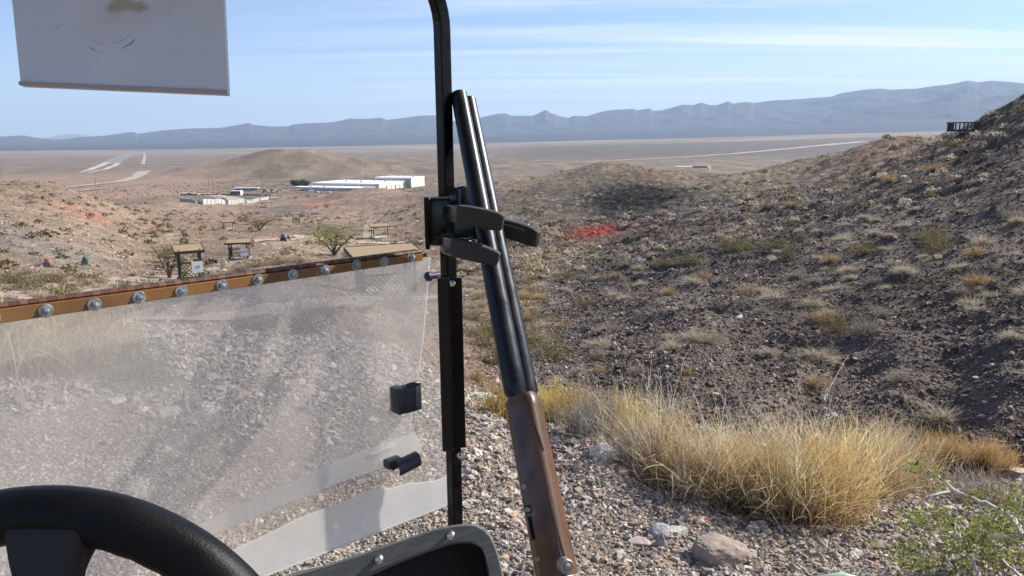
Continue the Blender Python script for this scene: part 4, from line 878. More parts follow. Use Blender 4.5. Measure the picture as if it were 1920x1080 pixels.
def bag(px,py,wpx,label,seed,col=(.85,.86,.88)):
    p=hit(px,py); d=np.dot(p-EYE,fwd); s=wpx/F_PX*d/2; bv,bf=ICO3; v=bv.copy(); v*=(1+.45*fbm(v[:,0]*2.1+seed,v[:,1]*2.1+v[:,2],4,seed,True)[:,None]); v*=np.array([s,s*.6,s*.42])
    o=mesh_np('plastic_bag',v,bf,mat('white_plastic',col,.3,bump=.01,bscale=30),smooth=False); o.location=(p[0],p[1],p[2]+s*.2); tag(o,label,'plastic bag')
bag(905,752,46,'crumpled clear-white plastic bag at the gravel edge between pole and gun',3,(.60,.64,.70))
bag(1694,334,10,'small bright white bag high on the right slope',5)
# ================================================================ THE CART
m_black=mat('black_tube',(.005,.005,.005),.24,var=.35,vscale=40,bump=.0004,bscale=300,spec=.18)
m_brownblk=mat('brown_black_face',(.013,.011,.009),.4,spec=.3,var=.3,vscale=25)
m_steel=mat('bright_steel',(.62,.62,.62),.25,metal=1.0,var=.1,vscale=90)
m_bolt=mat('zinc_bolt',(.42,.43,.44),.42,metal=.9,var=.3,vscale=120)
m_wheel=mat('wheel_rubber',(.004,.004,.005),.5,spec=.2,var=.3,vscale=18,bump=.0003,bscale=500)
m_spoke=mat('spoke_plastic',(.012,.013,.014),.7,var=.25,vscale=60,bump=.0006,bscale=350)
m_bezel=mat('grained_plastic',(.085,.09,.09),.55,var=.35,vscale=35,bump=.0008,bscale=420,stretch=(1,1,4))
m_pocket=mat('pocket_black',(.006,.006,.007),.8)
m_cream=mat('cream_body',(.66,.62,.50),.35,var=.06,vscale=8,coat=.3)
m_amber=mat('amber_strip',(.30,.15,.05),.35,var=.5,vscale=9,col2=(.15,.07,.025),stretch=(1,1,1),coat=.3)
m_knu=mat('rust_knuckle',(.12,.048,.024),.5,var=.4,vscale=60,col2=(.05,.02,.012)); m_knu2=mat('rust_knuckle_light',(.15,.062,.03),.5,var=.3,vscale=60)
cart=empty('golf_cart',(0,-.4,0),label='golf cart the view is taken from, with dirty clear windshield, black pole and steering wheel',cat='golf cart')
def cp(mb,name,m,parent=cart,**k):
    o=mb.build(name,m,None,**k); o.parent=parent
    wp=Vector((0,0,0)); q=parent
    while q is not None: wp+=Vector(q.location); q=q.parent
    o.location=-wp; return o
# windshield plane
A_=P(86,583,.98); B_=P(768,480,1.352); al=B_-A_; al[2]=0; al/=np.linalg.norm(al); nn=np.cross(al,[0,0,1.0]); nn/=np.linalg.norm(nn)
if np.dot(nn,fwd)<0: nn=-nn                       # nn points away from the driver
def W_(px,py,off=0.0): return onplane(px,py,A_+nn*off,nn)
def poly(pts,off,th,n=None): 
    return MB().prism([W_(a,b,off) for a,b in pts],nn*th)
def acrylic(name,base,lo,hi,sc=6.0,streak=(1,1,1)):
    m=bpy.data.materials.new(name); m.use_nodes=True; nt=m.node_tree; nt.nodes.clear(); o=N(nt,'ShaderNodeOutputMaterial')
    tcn=N(nt,'ShaderNodeTexCoord'); mpn=N(nt,'ShaderNodeMapping'); mpn.inputs['Scale'].default_value=streak; nt.links.new(tcn.outputs['Object'],mpn.inputs[0])
    n=N(nt,'ShaderNodeTexNoise'); n.inputs['Scale'].default_value=sc; n.inputs['Detail'].default_value=6; n.inputs['Roughness'].default_value=.55; nt.links.new(mpn.outputs[0],n.inputs['Vector'])
    mr=N(nt,'ShaderNodeMapRange'); mr.inputs['From Min'].default_value=.32; mr.inputs['From Max'].default_value=.68; mr.inputs['To Min'].default_value=lo; mr.inputs['To Max'].default_value=hi; nt.links.new(n.outputs['Fac'],mr.inputs['Value'])
    n2=N(nt,'ShaderNodeTexNoise'); n2.inputs['Scale'].default_value=260; n2.inputs['Detail'].default_value=2; nt.links.new(tcn.outputs['Object'],n2.inputs['Vector'])
    sp=N(nt,'ShaderNodeMapRange'); sp.inputs['From Min'].default_value=.68; sp.inputs['From Max'].default_value=.76; sp.inputs['To Max'].default_value=.25; nt.links.new(n2.outputs['Fac'],sp.inputs['Value'])
    ad=N(nt,'ShaderNodeMath',operation='ADD',use_clamp=True); nt.links.new(mr.outputs[0],ad.inputs[0]); nt.links.new(sp.outputs[0],ad.inputs[1])
    tr=N(nt,'ShaderNodeBsdfTransparent'); tr.inputs['Color'].default_value=(.975,.975,.975,1)
    df=N(nt,'ShaderNodeBsdfDiffuse'); df.inputs['Color'].default_value=(*base,1); tl=N(nt,'ShaderNodeBsdfTranslucent'); tl.inputs['Color'].default_value=(*base,1)
    m1=N(nt,'ShaderNodeMixShader'); m1.inputs[0].default_value=.64; nt.links.new(df.outputs[0],m1.inputs[1]); nt.links.new(tl.outputs[0],m1.inputs[2])
    m2=N(nt,'ShaderNodeMixShader'); nt.links.new(ad.outputs[0],m2.inputs[0]); nt.links.new(tr.outputs[0],m2.inputs[1]); nt.links.new(m1.outputs[0],m2.inputs[2])
    gl=N(nt,'ShaderNodeBsdfGlossy'); gl.inputs['Roughness'].default_value=.12; m3=N(nt,'ShaderNodeMixShader'); m3.inputs[0].default_value=.03; nt.links.new(m2.outputs[0],m3.inputs[1]); nt.links.new(gl.outputs[0],m3.inputs[2])
    nt.links.new(m3.outputs[0],o.inputs['Surface']); return m
m_pane=acrylic('dusty_acrylic',(.97,.90,.80),.16,.28,5)
m_pane2=acrylic('hazed_acrylic',(.97,.91,.82),.15,.27,4)
m_frost=acrylic('frosted_acrylic',(.96,.95,.92),.52,.74,12)
m_frost2=acrylic('hazy_band',(.96,.94,.90),.36,.54,9)
m_edge=acrylic('pane_edge',(.85,.87,.86),.7,.9,30)
low=[(-60,612),(800,484),(822,490),(832,505),(836,560),(842,700),(846,840),(862,915),(861,932),(850,942),(820,955),(470,1092),(300,1165),(-60,1330)]
ws=cp(poly(low,.0,.004),'windshield',m_pane); ws['label']='hazy scratched lower windshield pane'
fold=[(-60,606),(806,482),(800,560),(793,640),(782,720),(768,790),(790,835),(786,850),(640,905),(470,975),(350,1030),(-60,1240)]
fp=cp(poly(fold,.055,.003),'folded_pane',m_pane2)
cp(poly([(745,823),(776,812),(792,838),(786,853),(640,903),(500,958),(400,1003),(330,1040),(310,1022),(430,955),(560,898),(680,846)],.049,.002),'hazy_band',m_frost2,fp)
cp(MB().tube([W_(806,484,.054),W_(800,560,.054),W_(793,640,.054),W_(782,720,.054),W_(770,790,.054)],.0011,5),'pane_edge',m_edge,fp)
cp(poly([(860,932),(861,915),(853,897),(838,893),(815,902),(765,906),(735,915),(700,916),(640,942),(560,972),(500,1002),(430,1035),(330,1095),(300,1160),(470,1090),(820,953),(850,940)],-.0015,.001),'frosted_edge',m_frost,ws)
cp(MB().tube([W_(853,897,-.001),W_(861,915,-.001),W_(861,932,-.001),W_(850,941,-.001),W_(820,954,-.001),W_(640,1024,-.001),W_(470,1091,-.001),W_(300,1164,-.001)],.0016,6),'pane_edge',m_edge,ws)
# amber strip, hinge and bolts
def lerp(a,b,t): return a+(b-a)*t
def stripy(px,k):   # k: 0 lower edge,1 upper edge of amber strip,2 top of hinge
    t=(px-0)/790.0
    return [lerp(607,489,t),lerp(580,476,t),lerp(569,467,t)][k]
strip=cp(MB().prism([W_(-60,stripy(-60,0),-.006),W_(793,stripy(793,0),-.006),W_(793,stripy(793,1),-.006),W_(-60,stripy(-60,1),-.006)],nn*.005),'amber_strip',m_amber,bevel=.0008)
hg=MB(); n=64
for k in range(n):
    a=-60+ (790+60)*(1-(1-k/n)**1.0); 
    t0=k/n; t1=(k+.96)/n
    def at(t): 
        p0=W_(-60,(stripy(-60,1)+stripy(-60,2))/2,.004); p1=W_(790,(stripy(790,1)+stripy(790,2))/2,.004); return p0+(p1-p0)*t
    hg.tube([at(t0),at(t1)],.0046 if k%2 else .0043,8,m=k%2)
cp(hg,'hinge',[m_knu,m_knu2],smooth=True)
cp(MB().prism([W_(-60,stripy(-60,1),.011),W_(780,stripy(780,1),.011),W_(780,stripy(780,2)-1,.011),W_(-60,stripy(-60,2)-1,.011)],nn*.003),'hinge_leaf',m_black)
bl=[(-14,598),(86,583),(177,571),(261,558),(340,546),(416,535),(484,524),(549,515),(610,507),(668,497),(720,491),(771,482)]
for i,(a,b) in enumerate(bl):
    c=W_(a,b,-.0062); m=MB(); 
    m.disc(c,-nn,[(.0086,0),(.0090,.0007),(.0086,.0014)],20); m.disc(c-nn*.0016,-nn,[(.0050,0),(.0050,.0028),(.0040,.0040),(.0022,.0044),(.0020,.0058),(.0006,.0062)],6)
    cp(m,'bolt',m_bolt,smooth=True)
# black clips on the folded pane
nb=-nn
def obox(px,py,off,wx,wy,wz,rot=None): 
    c=W_(px,py,off); A=np.stack([al,nn,[0,0,1.0]],1); return c,A
c,A=obox(771,745,-.014,0,0,0); cl=MB(); cl.box(c,(.034,.018,.050),A); cl.box(c-al*.024+nn*.006,(.018,.030,.048),A)
cl.tube([c-al*.012-np.array([0,0,-.026])-nn*.006,c+al*.016-np.array([0,0,-.026])-nn*.006],.005,8)
m_clip=mat('blue_black_rubber',(.022,.026,.042),.45,var=.2)
cp(cl,'strut_clip',m_clip,bevel=.002,smooth=True)
c,A=obox(762,871,-.020,0,0,0); half=[]
up=np.array([0,0,1.0]); arc=[(math.cos(q),math.sin(q)) for q in np.linspace(-.5,math.pi*1.15,14)]
ri,ro_=.012,.0155; pts=[c+nb*ri*x_*1.0+up*ri*y_ for x_,y_ in arc]+[c+nb*ro_*x_+up*ro_*y_ for x_,y_ in arc[::-1]]
dirc=al*.046+up*.006; cp(MB().prism([p-dirc/2 for p in pts],dirc),'strut_clip',m_clip)
cp(MB().box(c-al*.02+nn*.014+up*.006,(.030,.02,.016),A),'clip_base',m_clip,fp,bevel=.002)
# slot in the folded pane
sl=[W_(738,832,.047),W_(712,846,.047),W_(694,852,.047)]; cp(MB().tube(sl,.0028,6).tube([W_(744,831,.046),W_(741,836,.046),W_(730,841,.046)],.0018,6),'slot_edge',m_edge,fp)
# side bolt joining pane to pole
c=W_(806,518,-.004); cp(MB().tube([c,c+al*.03],.006,10).disc(c,-al,[(.009,0),(.009,.006),(.005,.010)],12),'bolt',m_clip,smooth=True)
# ---- pole
pr=1.325; pb=Ph(838,400,pr); X0,Y0=pb[0],pb[1]
def PZ(py,px=838):   # point on the vertical pole line at the height seen at image row py
    v=raydir(px,py); t=math.hypot(X0,Y0)/math.hypot(v[0],v[1]); return np.array([X0,Y0,EYE[2]+v[2]*t])
ztop=PZ(55)[2]; zbot=PZ(1010)[2]
path=[np.array([X0,Y0,zbot-.15]),np.array([X0,Y0,ztop])]
bk=np.array([-.45,-.6,0]); bk/=np.linalg.norm(bk)
for q in np.linspace(.15,1.3,8): path.append(np.array([X0,Y0,ztop])+bk*.07*(1-math.cos(q))+np.array([0,0,.085*math.sin(q)]))
path.append(path[-1]+bk*.3+np.array([0,0,.10])); path.append(path[-1]+bk*.5+np.array([0,0,.03]))
def sq_tube(path,half,m,ang,name,**k):
    mb=MB(); n=4; vs=[]
    P_=[np.array(p) for p in path]; ref=np.array([math.cos(ang),math.sin(ang),0])
    for i,p in enumerate(P_):
        t=P_[min(i+1,len(P_)-1)]-P_[max(i-1,0)]; t/=np.linalg.norm(t); a=ref-np.dot(ref,t)*t; a/=np.linalg.norm(a); b=np.cross(t,a)
        for sx,sy in ((1,1),(-1,1),(-1,-1),(1,-1)): vs.append(p+half*(sx*a+sy*b))
    fs=[(i*4+j,i*4+(j+1)%4,(i+1)*4+(j+1)%4,(i+1)*4+j) for i in range(len(P_)-1) for j in range(4)]+[(3,2,1,0),tuple(range(len(vs)-4,len(vs)))]
    mb.add(vs,fs,0); return cp(mb,name,m,bevel=.0025,**k)
pole=sq_tube(path,.0108,m_black,R(42),'roof_pole')
zs0,zs1=PZ(838)[2],PZ(517)[2]
sleeve=MB(); 
ra=R(42); a1=np.array([math.cos(ra),math.sin(ra),0]); b1=np.array([-math.sin(ra),math.cos(ra),0]); AS=np.stack([a1,b1,[0,0,1.0]],1); cs=np.array([X0,Y0,(zs0+zs1)/2]); hh=zs1-zs0
vdir=-np.array([X0,Y0,0])/math.hypot(X0,Y0)
vr=np.array([-vdir[1],vdir[0],0]); 
if np.dot(vr,cam_r)<0: vr=-vr
AV=np.stack([vr,-vdir,[0,0,1.0]],1)
sleeve.box(cs-vr*.0095+vdir*.005,(.021,.034,hh),AV)
cp(sleeve,'pole_channel',m_brownblk,bevel=.002)
cp(MB().box(cs+vr*.0125-vdir*.002,(.021,.032,hh-.004),AV).box(cs+vr*.001+vdir*.019,(.004,.010,hh-.01),AV),'pole_channel',m_black,bevel=.002)
for (py,off) in ((527,.006),(846,.012)):
    z=PZ(py)[2]; c=np.array([X0,Y0,z])+vr*off+vdir*.018; cp(MB().disc(c,vdir,[(.0062,0),(.0062,.005),(.0045,.006),(.0038,.012),(.001,.0135)],6),'bolt',m_steel,smooth=True)
# ---- roof over the seats (out of the picture, shades the wheel and panel)
rc0=np.array([X0,Y0,0])-al*.62
sdv=np.cross([0,0,1.0],al); sdv=-nn
r_=[rc0-al*.62+nn*.10,rc0+al*.64+nn*.10,rc0+al*.64-nn*1.55,rc0-al*.62-nn*1.55]; zr=2.02
cp(MB().prism([np.array([p[0],p[1],zr]) for p in r_],(0,0,.035)),'roof',mat('off_white_roof',(.55,.54,.52),.6,var=.15),bevel=.012)
# ---- hanging mirror top left: matte sheet, reflection of the stained roof painted on
def painted_reflection_mat():
    m=mat('painted_mirror_sheet',(.66,.71,.78),.38,var=.06,vscale=14,bump=.0006,bscale=24); nt=m.node_tree; b=nt.nodes['Principled BSDF']; src=b.inputs['Base Color'].links[0].from_socket
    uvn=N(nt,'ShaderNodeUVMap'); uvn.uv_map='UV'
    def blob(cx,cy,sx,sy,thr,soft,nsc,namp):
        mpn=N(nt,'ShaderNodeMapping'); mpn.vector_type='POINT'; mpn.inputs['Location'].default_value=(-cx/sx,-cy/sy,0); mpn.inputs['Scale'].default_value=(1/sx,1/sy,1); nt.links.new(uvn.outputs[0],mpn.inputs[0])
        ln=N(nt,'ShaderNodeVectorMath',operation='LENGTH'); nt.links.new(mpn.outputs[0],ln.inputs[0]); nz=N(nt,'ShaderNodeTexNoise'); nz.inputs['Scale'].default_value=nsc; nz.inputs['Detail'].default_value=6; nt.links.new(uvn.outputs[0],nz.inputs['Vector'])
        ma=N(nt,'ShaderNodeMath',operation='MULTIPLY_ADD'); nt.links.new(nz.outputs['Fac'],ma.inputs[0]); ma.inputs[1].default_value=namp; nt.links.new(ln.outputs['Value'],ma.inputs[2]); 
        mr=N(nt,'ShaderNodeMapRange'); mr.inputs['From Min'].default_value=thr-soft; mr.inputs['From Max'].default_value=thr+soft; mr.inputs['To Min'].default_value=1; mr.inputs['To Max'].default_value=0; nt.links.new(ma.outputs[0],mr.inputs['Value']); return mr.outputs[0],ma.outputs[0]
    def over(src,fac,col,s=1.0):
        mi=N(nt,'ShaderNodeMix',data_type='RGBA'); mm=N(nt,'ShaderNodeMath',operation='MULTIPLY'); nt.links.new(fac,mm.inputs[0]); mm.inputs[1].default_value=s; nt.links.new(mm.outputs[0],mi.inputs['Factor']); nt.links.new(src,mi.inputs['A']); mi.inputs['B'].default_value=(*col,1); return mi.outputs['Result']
    f,_=blob(.45,.64,.19,.10,1.2,.6,7,.9); src=over(src,f,(.60,.55,.56),.5)  # brown roof stain as the mirror reflects it, put into the colour
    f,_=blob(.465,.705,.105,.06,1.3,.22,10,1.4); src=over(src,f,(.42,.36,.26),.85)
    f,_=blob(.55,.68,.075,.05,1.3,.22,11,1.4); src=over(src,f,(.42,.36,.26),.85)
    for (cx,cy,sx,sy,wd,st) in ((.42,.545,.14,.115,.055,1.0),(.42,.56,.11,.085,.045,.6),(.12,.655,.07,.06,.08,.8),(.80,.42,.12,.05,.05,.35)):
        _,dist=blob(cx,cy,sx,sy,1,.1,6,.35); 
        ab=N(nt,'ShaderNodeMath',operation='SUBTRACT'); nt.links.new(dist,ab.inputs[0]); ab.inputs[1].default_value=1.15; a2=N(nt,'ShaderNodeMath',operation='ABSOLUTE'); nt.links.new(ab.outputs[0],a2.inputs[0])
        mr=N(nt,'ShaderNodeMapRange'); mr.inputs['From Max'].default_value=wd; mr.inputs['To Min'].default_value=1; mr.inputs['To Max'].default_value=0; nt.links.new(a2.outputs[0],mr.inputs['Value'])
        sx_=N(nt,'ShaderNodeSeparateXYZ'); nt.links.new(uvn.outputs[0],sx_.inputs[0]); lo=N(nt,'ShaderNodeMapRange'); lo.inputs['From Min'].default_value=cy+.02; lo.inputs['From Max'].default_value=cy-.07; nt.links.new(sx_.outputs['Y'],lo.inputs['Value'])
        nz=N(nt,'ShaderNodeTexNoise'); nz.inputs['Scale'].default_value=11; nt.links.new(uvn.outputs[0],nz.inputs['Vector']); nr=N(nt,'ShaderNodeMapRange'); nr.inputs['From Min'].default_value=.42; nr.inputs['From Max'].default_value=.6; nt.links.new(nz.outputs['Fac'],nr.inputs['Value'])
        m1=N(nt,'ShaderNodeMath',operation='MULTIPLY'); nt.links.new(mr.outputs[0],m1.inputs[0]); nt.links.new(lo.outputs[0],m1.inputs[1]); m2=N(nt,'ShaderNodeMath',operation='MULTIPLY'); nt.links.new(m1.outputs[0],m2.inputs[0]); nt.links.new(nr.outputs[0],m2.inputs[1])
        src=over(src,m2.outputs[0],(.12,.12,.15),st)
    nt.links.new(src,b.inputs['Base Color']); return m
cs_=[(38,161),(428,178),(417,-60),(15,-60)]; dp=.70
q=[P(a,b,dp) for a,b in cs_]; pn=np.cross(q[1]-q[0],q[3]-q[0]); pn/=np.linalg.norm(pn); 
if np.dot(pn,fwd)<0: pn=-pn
pan=cp(MB().prism(q,pn*.006),'hanging_panel',painted_reflection_mat(),bevel=.0012); pan['label']='grey rectangular mirror sheet with a painted reflection of the stained roof'
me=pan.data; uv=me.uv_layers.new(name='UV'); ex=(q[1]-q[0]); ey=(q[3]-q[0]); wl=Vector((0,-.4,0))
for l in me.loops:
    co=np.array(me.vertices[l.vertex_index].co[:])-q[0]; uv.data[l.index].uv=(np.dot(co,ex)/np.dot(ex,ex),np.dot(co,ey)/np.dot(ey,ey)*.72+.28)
for l in me.loops:  # rows: the visible sheet spans v 0.28..1
    pass
cp(MB().prism([q[0]-pn*.003+(q[3]-q[0])*.000,q[1]-pn*.003,q[1]-pn*.003+(q[2]-q[1])*.035,q[0]-pn*.003+(q[3]-q[0])*.035],pn*.0025),'bottom_lip',mat('pinkish_lip',(.42,.37,.38),.5),pan,bevel=.001)
# bracket from the roof to the panel (above the picture)
cp(MB().tube([P(225,-50,dp+.01),P(225,-260,dp+.02)],.006,8),'panel_bracket',m_black)
# ---- steering wheel
sw_c=P(88,1447,.505); sx=cam_r; sy=cam_u
tor=MB(); vs=[];NM,Nn=96,18; Rm=.172; 
for i in range(NM):
    q0=2*math.pi*i/NM; rad=sx*math.cos(q0)+sy*math.sin(q0)
    for j in range(Nn):
        q1=2*math.pi*j/Nn; grip=.0185+.0010*max(0,math.cos(q1+2.6))*abs(math.sin(q0*24)); vs.append(sw_c+rad*(Rm+grip*math.cos(q1))-fwd*(grip*.95*math.sin(q1)))
tor.add(vs,[(i*Nn+j,i*Nn+(j+1)%Nn,((i+1)%NM)*Nn+(j+1)%Nn,((i+1)%NM)*Nn+j) for i in range(NM) for j in range(Nn)])
swh=cp(tor,'steering_wheel',m_wheel,smooth=True)
def wheelpoly(pts,d,th): return MB().prism([P(a,b,d) for a,b in pts],fwd*th)
cp(wheelpoly([(148,985),(150,1010),(146,1045),(120,1130),(110,1300),(60,1300),(25,1130),(8,1060),(0,1010),(5,985)],.487,.018),'spoke',m_spoke,swh,bevel=.006,seg=4,smooth=True)
cp(wheelpoly([(180,990),(172,1030),(158,1055),(148,1080),(135,1150),(100,1150),(140,1000)],.50,.012),'spoke_edge',m_wheel,swh,bevel=.004)
cp(wheelpoly([(330,1560),(310,1500),(160,1400),(10,1400),(-140,1500),(-160,1560),(-60,1620),(220,1620)],.49,.02),'hub',m_spoke,swh,bevel=.006)
for s in (-1,1): cp(MB().tube([sw_c+sx*s*.03-sy*.02,sw_c+sx*s*.165-sy*.05],.012,8),'spoke',m_wheel,swh)
cp(MB().tube([sw_c+fwd*.01,sw_c+fwd*.25-np.array([0,0,.35])],.022,12),'steering_column',m_black)
# ---- dash corner with pocket
dz=.86
outer=[(330,1125),(470,1092),(560,1074),(640,1050),(710,1026),(775,1004),(820,990),(850,984),(880,981),(900,985),(915,996),(928,1020),(938,1050),(946,1085),(955,1140)]
inner=[(918,1140),(916,1085),(912,1060),(908,1040),(900,1026),(885,1019),(866,1018),(845,1021),(800,1036),(750,1055),(690,1082),(620,1112),(560,1140)]
def DP(px,py,e=0): 
    return P(px,py,dz+e+ (px-700)*.00022)
bz=MB(); Vb=[];F=[]
import itertools
def resample(l,n):
    l=[np.array(p,float) for p in l]; s=[0]
    for a,b in zip(l,l[1:]): s.append(s[-1]+np.linalg.norm(b-a))
    return [tuple(np.array([np.interp(t,s,[p[0] for p in l]),np.interp(t,s,[p[1] for p in l])])) for t in np.linspace(0,s[-1],n)]
no=48; O=resample(outer,no); I=resample(inner[::-1],no)
rows=[]
for o_,i_ in zip(O,I):
    o_=np.array(o_);i_=np.array(i_)
    rows.append([DP(*o_,.03),DP(*(o_*.985+i_*.015),.006),DP(*(o_*.9+i_*.1),0),DP(*(o_*.12+i_*.88),0),DP(*i_,.006),DP(*i_,.10)])
vs=[p for r in rows for p in r]; k=6
bz.add(vs,[(i*k+j,i*k+j+1,(i+1)*k+j+1,(i+1)*k+j) for i in range(no-1) for j in range(k-1)])
cp(bz,'dash_bezel',m_bezel,smooth=True)
cp(MB().prism([DP(a,b,.08) for a,b in resample(inner,20)],fwd*.01),'dash_pocket',m_pocket)
for a,b in ((845,1004),(711,1049)):
    c=DP(a,b,-.001); cp(MB().disc(c,-raydir(a,b)/np.linalg.norm(raydir(a,b)),[(.0055,0),(.0055,.001),(.0045,.003),(.002,.0042),(.0018,.0035)],16),'rivet',m_steel,smooth=True)
# ---- cream cowl behind the dash
cw=[(80,1180),(280,1092),(318,1070),(345,1058),(372,1075),(400,1100),(470,1098),(520,1082),(560,1068),(620,1056),(700,1030),(760,1012),(800,1010),(800,1180)]
cowl=cp(MB().prism([P(a,b,.98) for a,b in cw],fwd*.03+np.array([0,0,-.02])),'cowl',m_cream,bevel=.004)
tx=text_mesh('WARNING',.010,m_ink,extr=.0002); 
c=P(318,1082,.977); dirx=(P(345,1070,.977)-P(290,1096,.977)); dirx/=np.linalg.norm(dirx); nz_=-fwd; uy=np.cross(nz_,dirx); uy/=np.linalg.norm(uy); 
tx.parent=cowl; tx.matrix_parent_inverse=Matrix.Identity(4); tx.matrix_basis=Matrix(((dirx[0],uy[0],nz_[0],c[0]),(dirx[1],uy[1],nz_[1],c[1]),(dirx[2],uy[2],nz_[2],c[2]),(0,0,0,1)))
# green-grey rounded guard showing at the bottom edge
cp(MB().tube([P(1500,1130,.9),P(1535,1088,.9),P(1580,1082,.9),P(1612,1090,.9),P(1640,1130,.9)],.006,10),'side_guard',mat('pale_green_rail',(.32,.40,.33),.4),smooth=True)
# ================================================================ GUN CLAMP (fixed to the pole)
m_rub=mat('brown_rubber',(.034,.028,.023),.75,var=.3,vscale=70,bump=.0005,bscale=200); m_cl=mat('clamp_black',(.012,.013,.016),.28,var=.3,vscale=40); m_blue=mat('clamp_rib_glint',(.10,.13,.18),.35)  # blue-grey colours the knob rib and paints light on the clamp tops
pc=np.array([X0,Y0,0])
def PD(px,py,d): return P(px,py,d)
clamp_c=P(825,415,1.30)
cm=MB(); 
b0=P(826,415,1.325); cm.box(b0,(.050,.042,.080),AV)
clamp=cp(cm,'gun_clamp',m_cl,bevel=.004,smooth=True)
cp(MB().box(P(801,416,1.30),(.008,.050,.088),AV),'back_plate',m_black,clamp,bevel=.002)
cp(MB().box(P(829,370,1.31),(.040,.03,.003),AV),'painted_glint',m_blue,clamp)  # thin paler plate, a glint painted on the clamp top
cp(MB().disc(P(821,453,1.285),vdir,[(.0065,0),(.0065,.006),(.003,.008)],14),'screw_head',m_brownblk,clamp,smooth=True)
cp(MB().disc(P(866,374,1.30),vdir*1.0+vr*.35,[(.022,-.008),(.0235,-.004),(.0235,.006),(.019,.009)],24),'locking_knob',m_cl,clamp,smooth=True)
cp(MB().box(P(862,372,1.27),(.004,.004,.03),AV),'knob_rib',m_blue,clamp)
def jaw(pts,hw,th,name,mats,rub=None,grow=None):
    pts=[np.array(p) for p in pts]; n=len(pts); mb=MB(); vs=[]; fs=[]
    for i,p in enumerate(pts):
        t=pts[min(i+1,n-1)]-pts[max(i-1,0)]; t/=np.linalg.norm(t); up_=np.array([0,0,1.0]); up_=up_-np.dot(up_,t)*t; up_/=np.linalg.norm(up_); s=np.cross(t,up_); g=grow[i] if grow else 1
        for a,b in ((1,1),(-1,1),(-1,-1),(1,-1)): vs.append(p+up_*hw*a*g+s*th*b*g)
    fs=[(i*4+j,i*4+(j+1)%4,(i+1)*4+(j+1)%4,(i+1)*4+j) for i in range(n-1) for j in range(4)]+[(3,2,1,0),tuple(range(4*n-4,4*n))]
    mb.add(vs,fs); return cp(mb,name,mats,clamp,bevel=.003,seg=3,smooth=True)
def bez(p0,p1,p2,n=10): return [p0*(1-t)**2+p1*2*t*(1-t)+p2*t*t for t in np.linspace(0,1,n)]
jaw(bez(P(842,400,1.27),P(858,400,1.20),P(900,408,1.165),6),.0145,.009,'jaw',m_cl)
jaw(bez(P(862,402,1.178),P(895,406,1.150),P(944,418,1.150)),.0148,.009,'jaw_pad',m_rub,grow=[1,1,1,1,1,1,1,.98,.93,.80])
jaw(bez(P(836,455,1.27),P(842,462,1.19),P(880,468,1.16),6),.0145,.010,'jaw',m_cl)
jaw(bez(P(852,464,1.176),P(885,470,1.145),P(936,486,1.145)),.0138,.009,'jaw_pad',m_rub,grow=[1,1,1,1,1,1,.97,.93,.85,.72])
jaw(bez(P(870,424,1.30),P(935,418,1.31),P(985,437,1.26)),.0150,.011,'jaw',m_cl)
jaw(bez(P(945,428,1.262),P(985,436,1.25),P(1009,449,1.235),7),.0155,.009,'jaw_pad',m_rub,grow=[1,1,1,1,1,.95,.85])
jaw(bez(P(940,420,1.262),P(975,424,1.25),P(1004,438,1.24),6),.003,.010,'jaw_top_light',m_blue)  # paler strip paints the light on the upper side of the jaw
for k in range(7):
    f=k/6; cp(MB().box(P(947+f*32,424+f*12,1.246-.004*f),(.0032,.006,.006),AV),'tooth',m_rub,clamp)
    cp(MB().box(P(880+f*44,449+f*20,1.165-.01*f),(.0032,.006,.005),AV),'tooth',m_rub,clamp)
cp(MB().box(P(880,428,1.245),(.05,.03,.05),AV),'clamp_throat',m_cl,clamp,bevel=.006,smooth=True)
cp(MB().tube([P(868,447,1.20),P(893,450,1.18),P(893,456,1.18)],.0012,5),'spring_wire',m_steel,clamp)
# ================================================================ SHOTGUN
Mz=P(868,175,1.285); Bz=P(1046,1080,1.045); ax=Bz-Mz; LG=np.linalg.norm(ax); ax/=LG
sr=cam_r-np.dot(cam_r,ax)*ax; sr/=np.linalg.norm(sr); dp_=np.cross(ax,sr); 
if np.dot(dp_,fwd)<0: dp_=-dp_
ug=math.cos(R(24))*sr-math.sin(R(24))*dp_; ug/=np.linalg.norm(ug)        # side-by-side direction
ugB=math.cos(R(58))*sr+math.sin(R(58))*dp_; bn=np.cross(ax,ug); bn= bn if np.dot(bn,fwd)<0 else -bn                     # belly of the gun, towards the viewer
gun=empty('shotgun',tuple(Mz),label='side-by-side shotgun with blued barrels and walnut fore-end held upright in the clamp',cat='shotgun')
m_blued=mat('blued_steel',(.016,.018,.024),.36,metal=.6,var=.2,vscale=60,stretch=(1,1,.15),spec=.6)
m_brassy=mat('worn_muzzle',(.10,.075,.05),.35,metal=.7)
m_wal=mat('walnut',(.15,.075,.04),.36,var=.5,vscale=30,col2=(.05,.025,.014),stretch=(1.5,1.5,.12),coat=.25,bump=.0003,bscale=160)
m_check=mat('walnut_checkering',(.05,.025,.015),.6); m_silver=mat('coin_silver',(.30,.29,.28),.5,metal=1,var=.15,vscale=120)
bnB=np.cross(ax,ugB); bnB=bnB if np.dot(bnB,fwd)<0 else -bnB
def gp(t,u=0,b=0): return Mz+ax*t*LG+ug*u+bn*b
def gq(t,u=0,b=0): return Mz+ax*t*LG+ugB*u+bnB*b+dp_*.012
def rad_(t): return (lerp(.0138,.0172,min(1,t/.62)) if t<.663 else lerp(.0172,.0120,min(1,(t-.662)/.02)))
TB=[0,.005,.1,.2,.3,.4,.5,.6,.64,.662,.675,.70,.85,1.0]
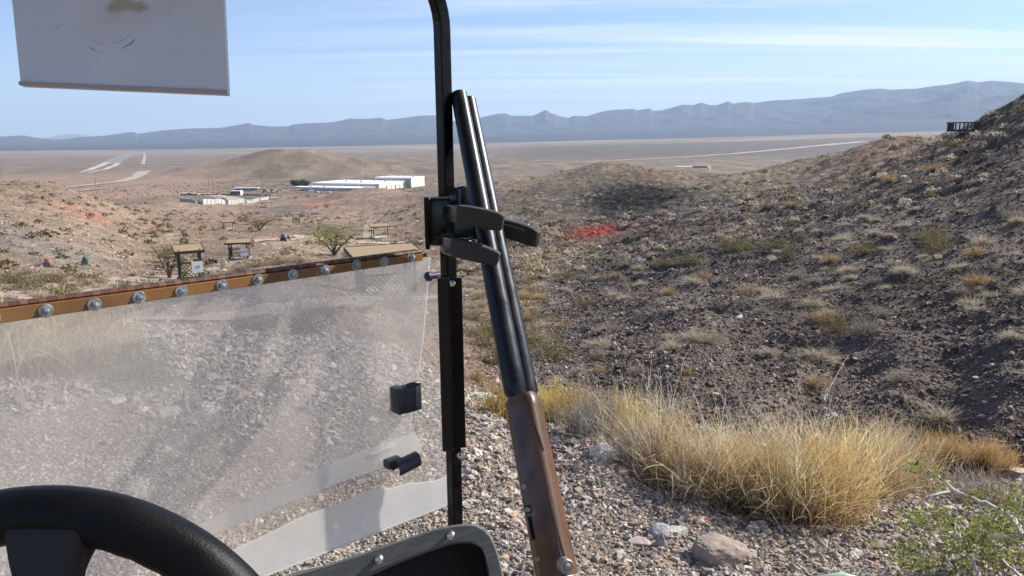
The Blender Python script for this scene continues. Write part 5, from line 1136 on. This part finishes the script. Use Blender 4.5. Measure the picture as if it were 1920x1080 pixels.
for s in (-1,1):
    mb=MB(); pts=[gq(t,s*rad_(t)*.97) for t in TB]; mb.tube(pts,[rad_(t) for t in TB],28,cap=False)
    # bore
    mb.tube([gq(0,s*rad_(0)*.97),gq(0.04,s*rad_(0)*.97)],.0112,28,cap=False)
    v=mb.v; n=28; base=0; b2=len(TB)*n; mb.f+= [(j,(j+1)%n,b2+(j+1)%n,b2+j) for j in range(n)]; mb.m+=[0]*n
    bo=cp(mb,'barrel',m_blued,gun,smooth=True)
    cp(MB().tube([gq(.035,s*rad_(0)*.97),gq(.036,s*rad_(0)*.97)],.0111,20),'bore_dark',m_pocket,bo)
cp(MB().prism([gq(0.002,-.006,.004),gq(0.002,.006,.004),gq(0.002,.006,-.010),gq(0.002,-.006,-.010)],ax*LG*.99),'rib',m_blued,gun)
# fore-end: rounded belly section lofted along the axis
fo=MB(); sec=22; TT=np.linspace(.672,1.0,24); vs=[]
for t in TT:
    f=(t-TT[0])/(TT[-1]-TT[0]); wd=lerp(.0238,.0268,f); hgt=lerp(.0215,.0255,f)
    if f<.035: wd*=lerp(.80,1.04,f/.035); hgt*=lerp(.72,1.02,f/.035)
    elif f<.08: wd*=lerp(1.04,.98,(f-.035)/.045)
    for j in range(sec):
        q=math.pi*1.16*(j/(sec-1))-.08*math.pi; x_=math.cos(q); y_=math.sin(q); e=.50
        vs.append(gp(t,wd*math.copysign(abs(x_)**e,x_),hgt*math.copysign(abs(y_)**e,y_)+.002))
for t in (0,):
    pass
fs=[(i*sec+j,i*sec+j+1,(i+1)*sec+j+1,(i+1)*sec+j) for i in range(len(TT)-1) for j in range(sec-1)]+[(i*sec+sec-1,i*sec,(i+1)*sec,(i+1)*sec+sec-1) for i in range(len(TT)-1)]+[tuple(range(sec))[::-1],tuple(range((len(TT)-1)*sec,len(TT)*sec))]
fo.add(vs,fs); fore=cp(fo,'fore_end',m_wal,gun,smooth=True)
def belly(t,w,e=.0006):   # point on the fore-end skin; w -1..1 across the belly
    f=(t-TT[0])/(TT[-1]-TT[0]); wd=lerp(.0238,.0268,f); hgt=lerp(.0215,.0255,f); q=math.pi*(1-(w+1)/2); x_=math.cos(q); y_=math.sin(q); k=.50
    return gp(t,(wd+e)*math.copysign(abs(x_)**k,x_),(hgt+e)*math.copysign(abs(y_)**k,y_)+.002)
for t,w in ((.84,-.22),(.965,-.2)):
    c=belly(t,w,.0); cp(MB().disc(c,bn,[(.0042,0),(.0042,.0012),(.0036,.0018),(.0015,.0012)],14),'screw',m_silver,fore,smooth=True)
c=belly(.88,-.2,.0); AG=np.stack([ug,ax,bn],1); cp(MB().box(c,(.008,.012,.002),AG),'latch_recess',m_pocket,fore); cp(MB().disc(c+bn*.001,bn,[(.0042,0),(.0042,.002),(.003,.003)],12),'latch_button',m_silver,fore,smooth=True)
c=belly(.912,-.2,.0); cp(MB().box(c,(.0065,.032,.0015),AG),'latch_bar',m_black,fore,bevel=.001)
def chk(pts): 
    mb=MB(); mb.tube([belly(t,w,.0003) for t,w in pts],.0007,5); cp(mb,'checkering_border',m_check,fore)
chk([(.735,.40),(.76,.55),(.785,.66)]); chk([(.735,.40),(.76,.50),(.785,.60)])
chk([(.98,.62),(.94,.50),(.865,.36)]); chk([(.98,.36),(.94,.36),(.865,.36)]); 
# receiver below
rcv=MB(); rcv.prism([gp(1.0,-.027,-.016),gp(1.0,.027,-.016),gp(1.0,.028,.016),gp(1.0,.022,.027),gp(1.0,-.022,.027),gp(1.0,-.027,.016)],ax*.07)
rv=cp(rcv,'receiver',m_silver,gun,bevel=.003,smooth=True)
hp=P(1062,1062,.945); cp(MB().disc(hp,-fwd*.9+cam_r*.3,[(.0092,-.01),(.0092,.001),(.0084,.002),(.0046,.002),(.0046,.0035),(.003,.0045),(.001,.0045)],24),'hinge_pin',m_silver,rv,smooth=True)
HAZE=4.2e-5
# ---------------------------------------------------------------- air
hm=bpy.data.materials.new('desert_air'); hm.use_nodes=True; hn=hm.node_tree; hn.nodes.clear()
ho=N(hn,'ShaderNodeOutputMaterial'); pv=N(hn,'ShaderNodeVolumePrincipled'); pv.inputs['Color'].default_value=(.56,.74,1.0,1); pv.inputs['Density'].default_value=HAZE; pv.inputs['Anisotropy'].default_value=0.1
hn.links.new(pv.outputs[0],ho.inputs['Volume'])
hb=MB().box((0,16900,500),(44000,34400,1680)); hzo=hb.build('haze',hm); tag(hzo,kind='stuff')
hzo['label']='thin blue desert haze between the plain and the far mountains'
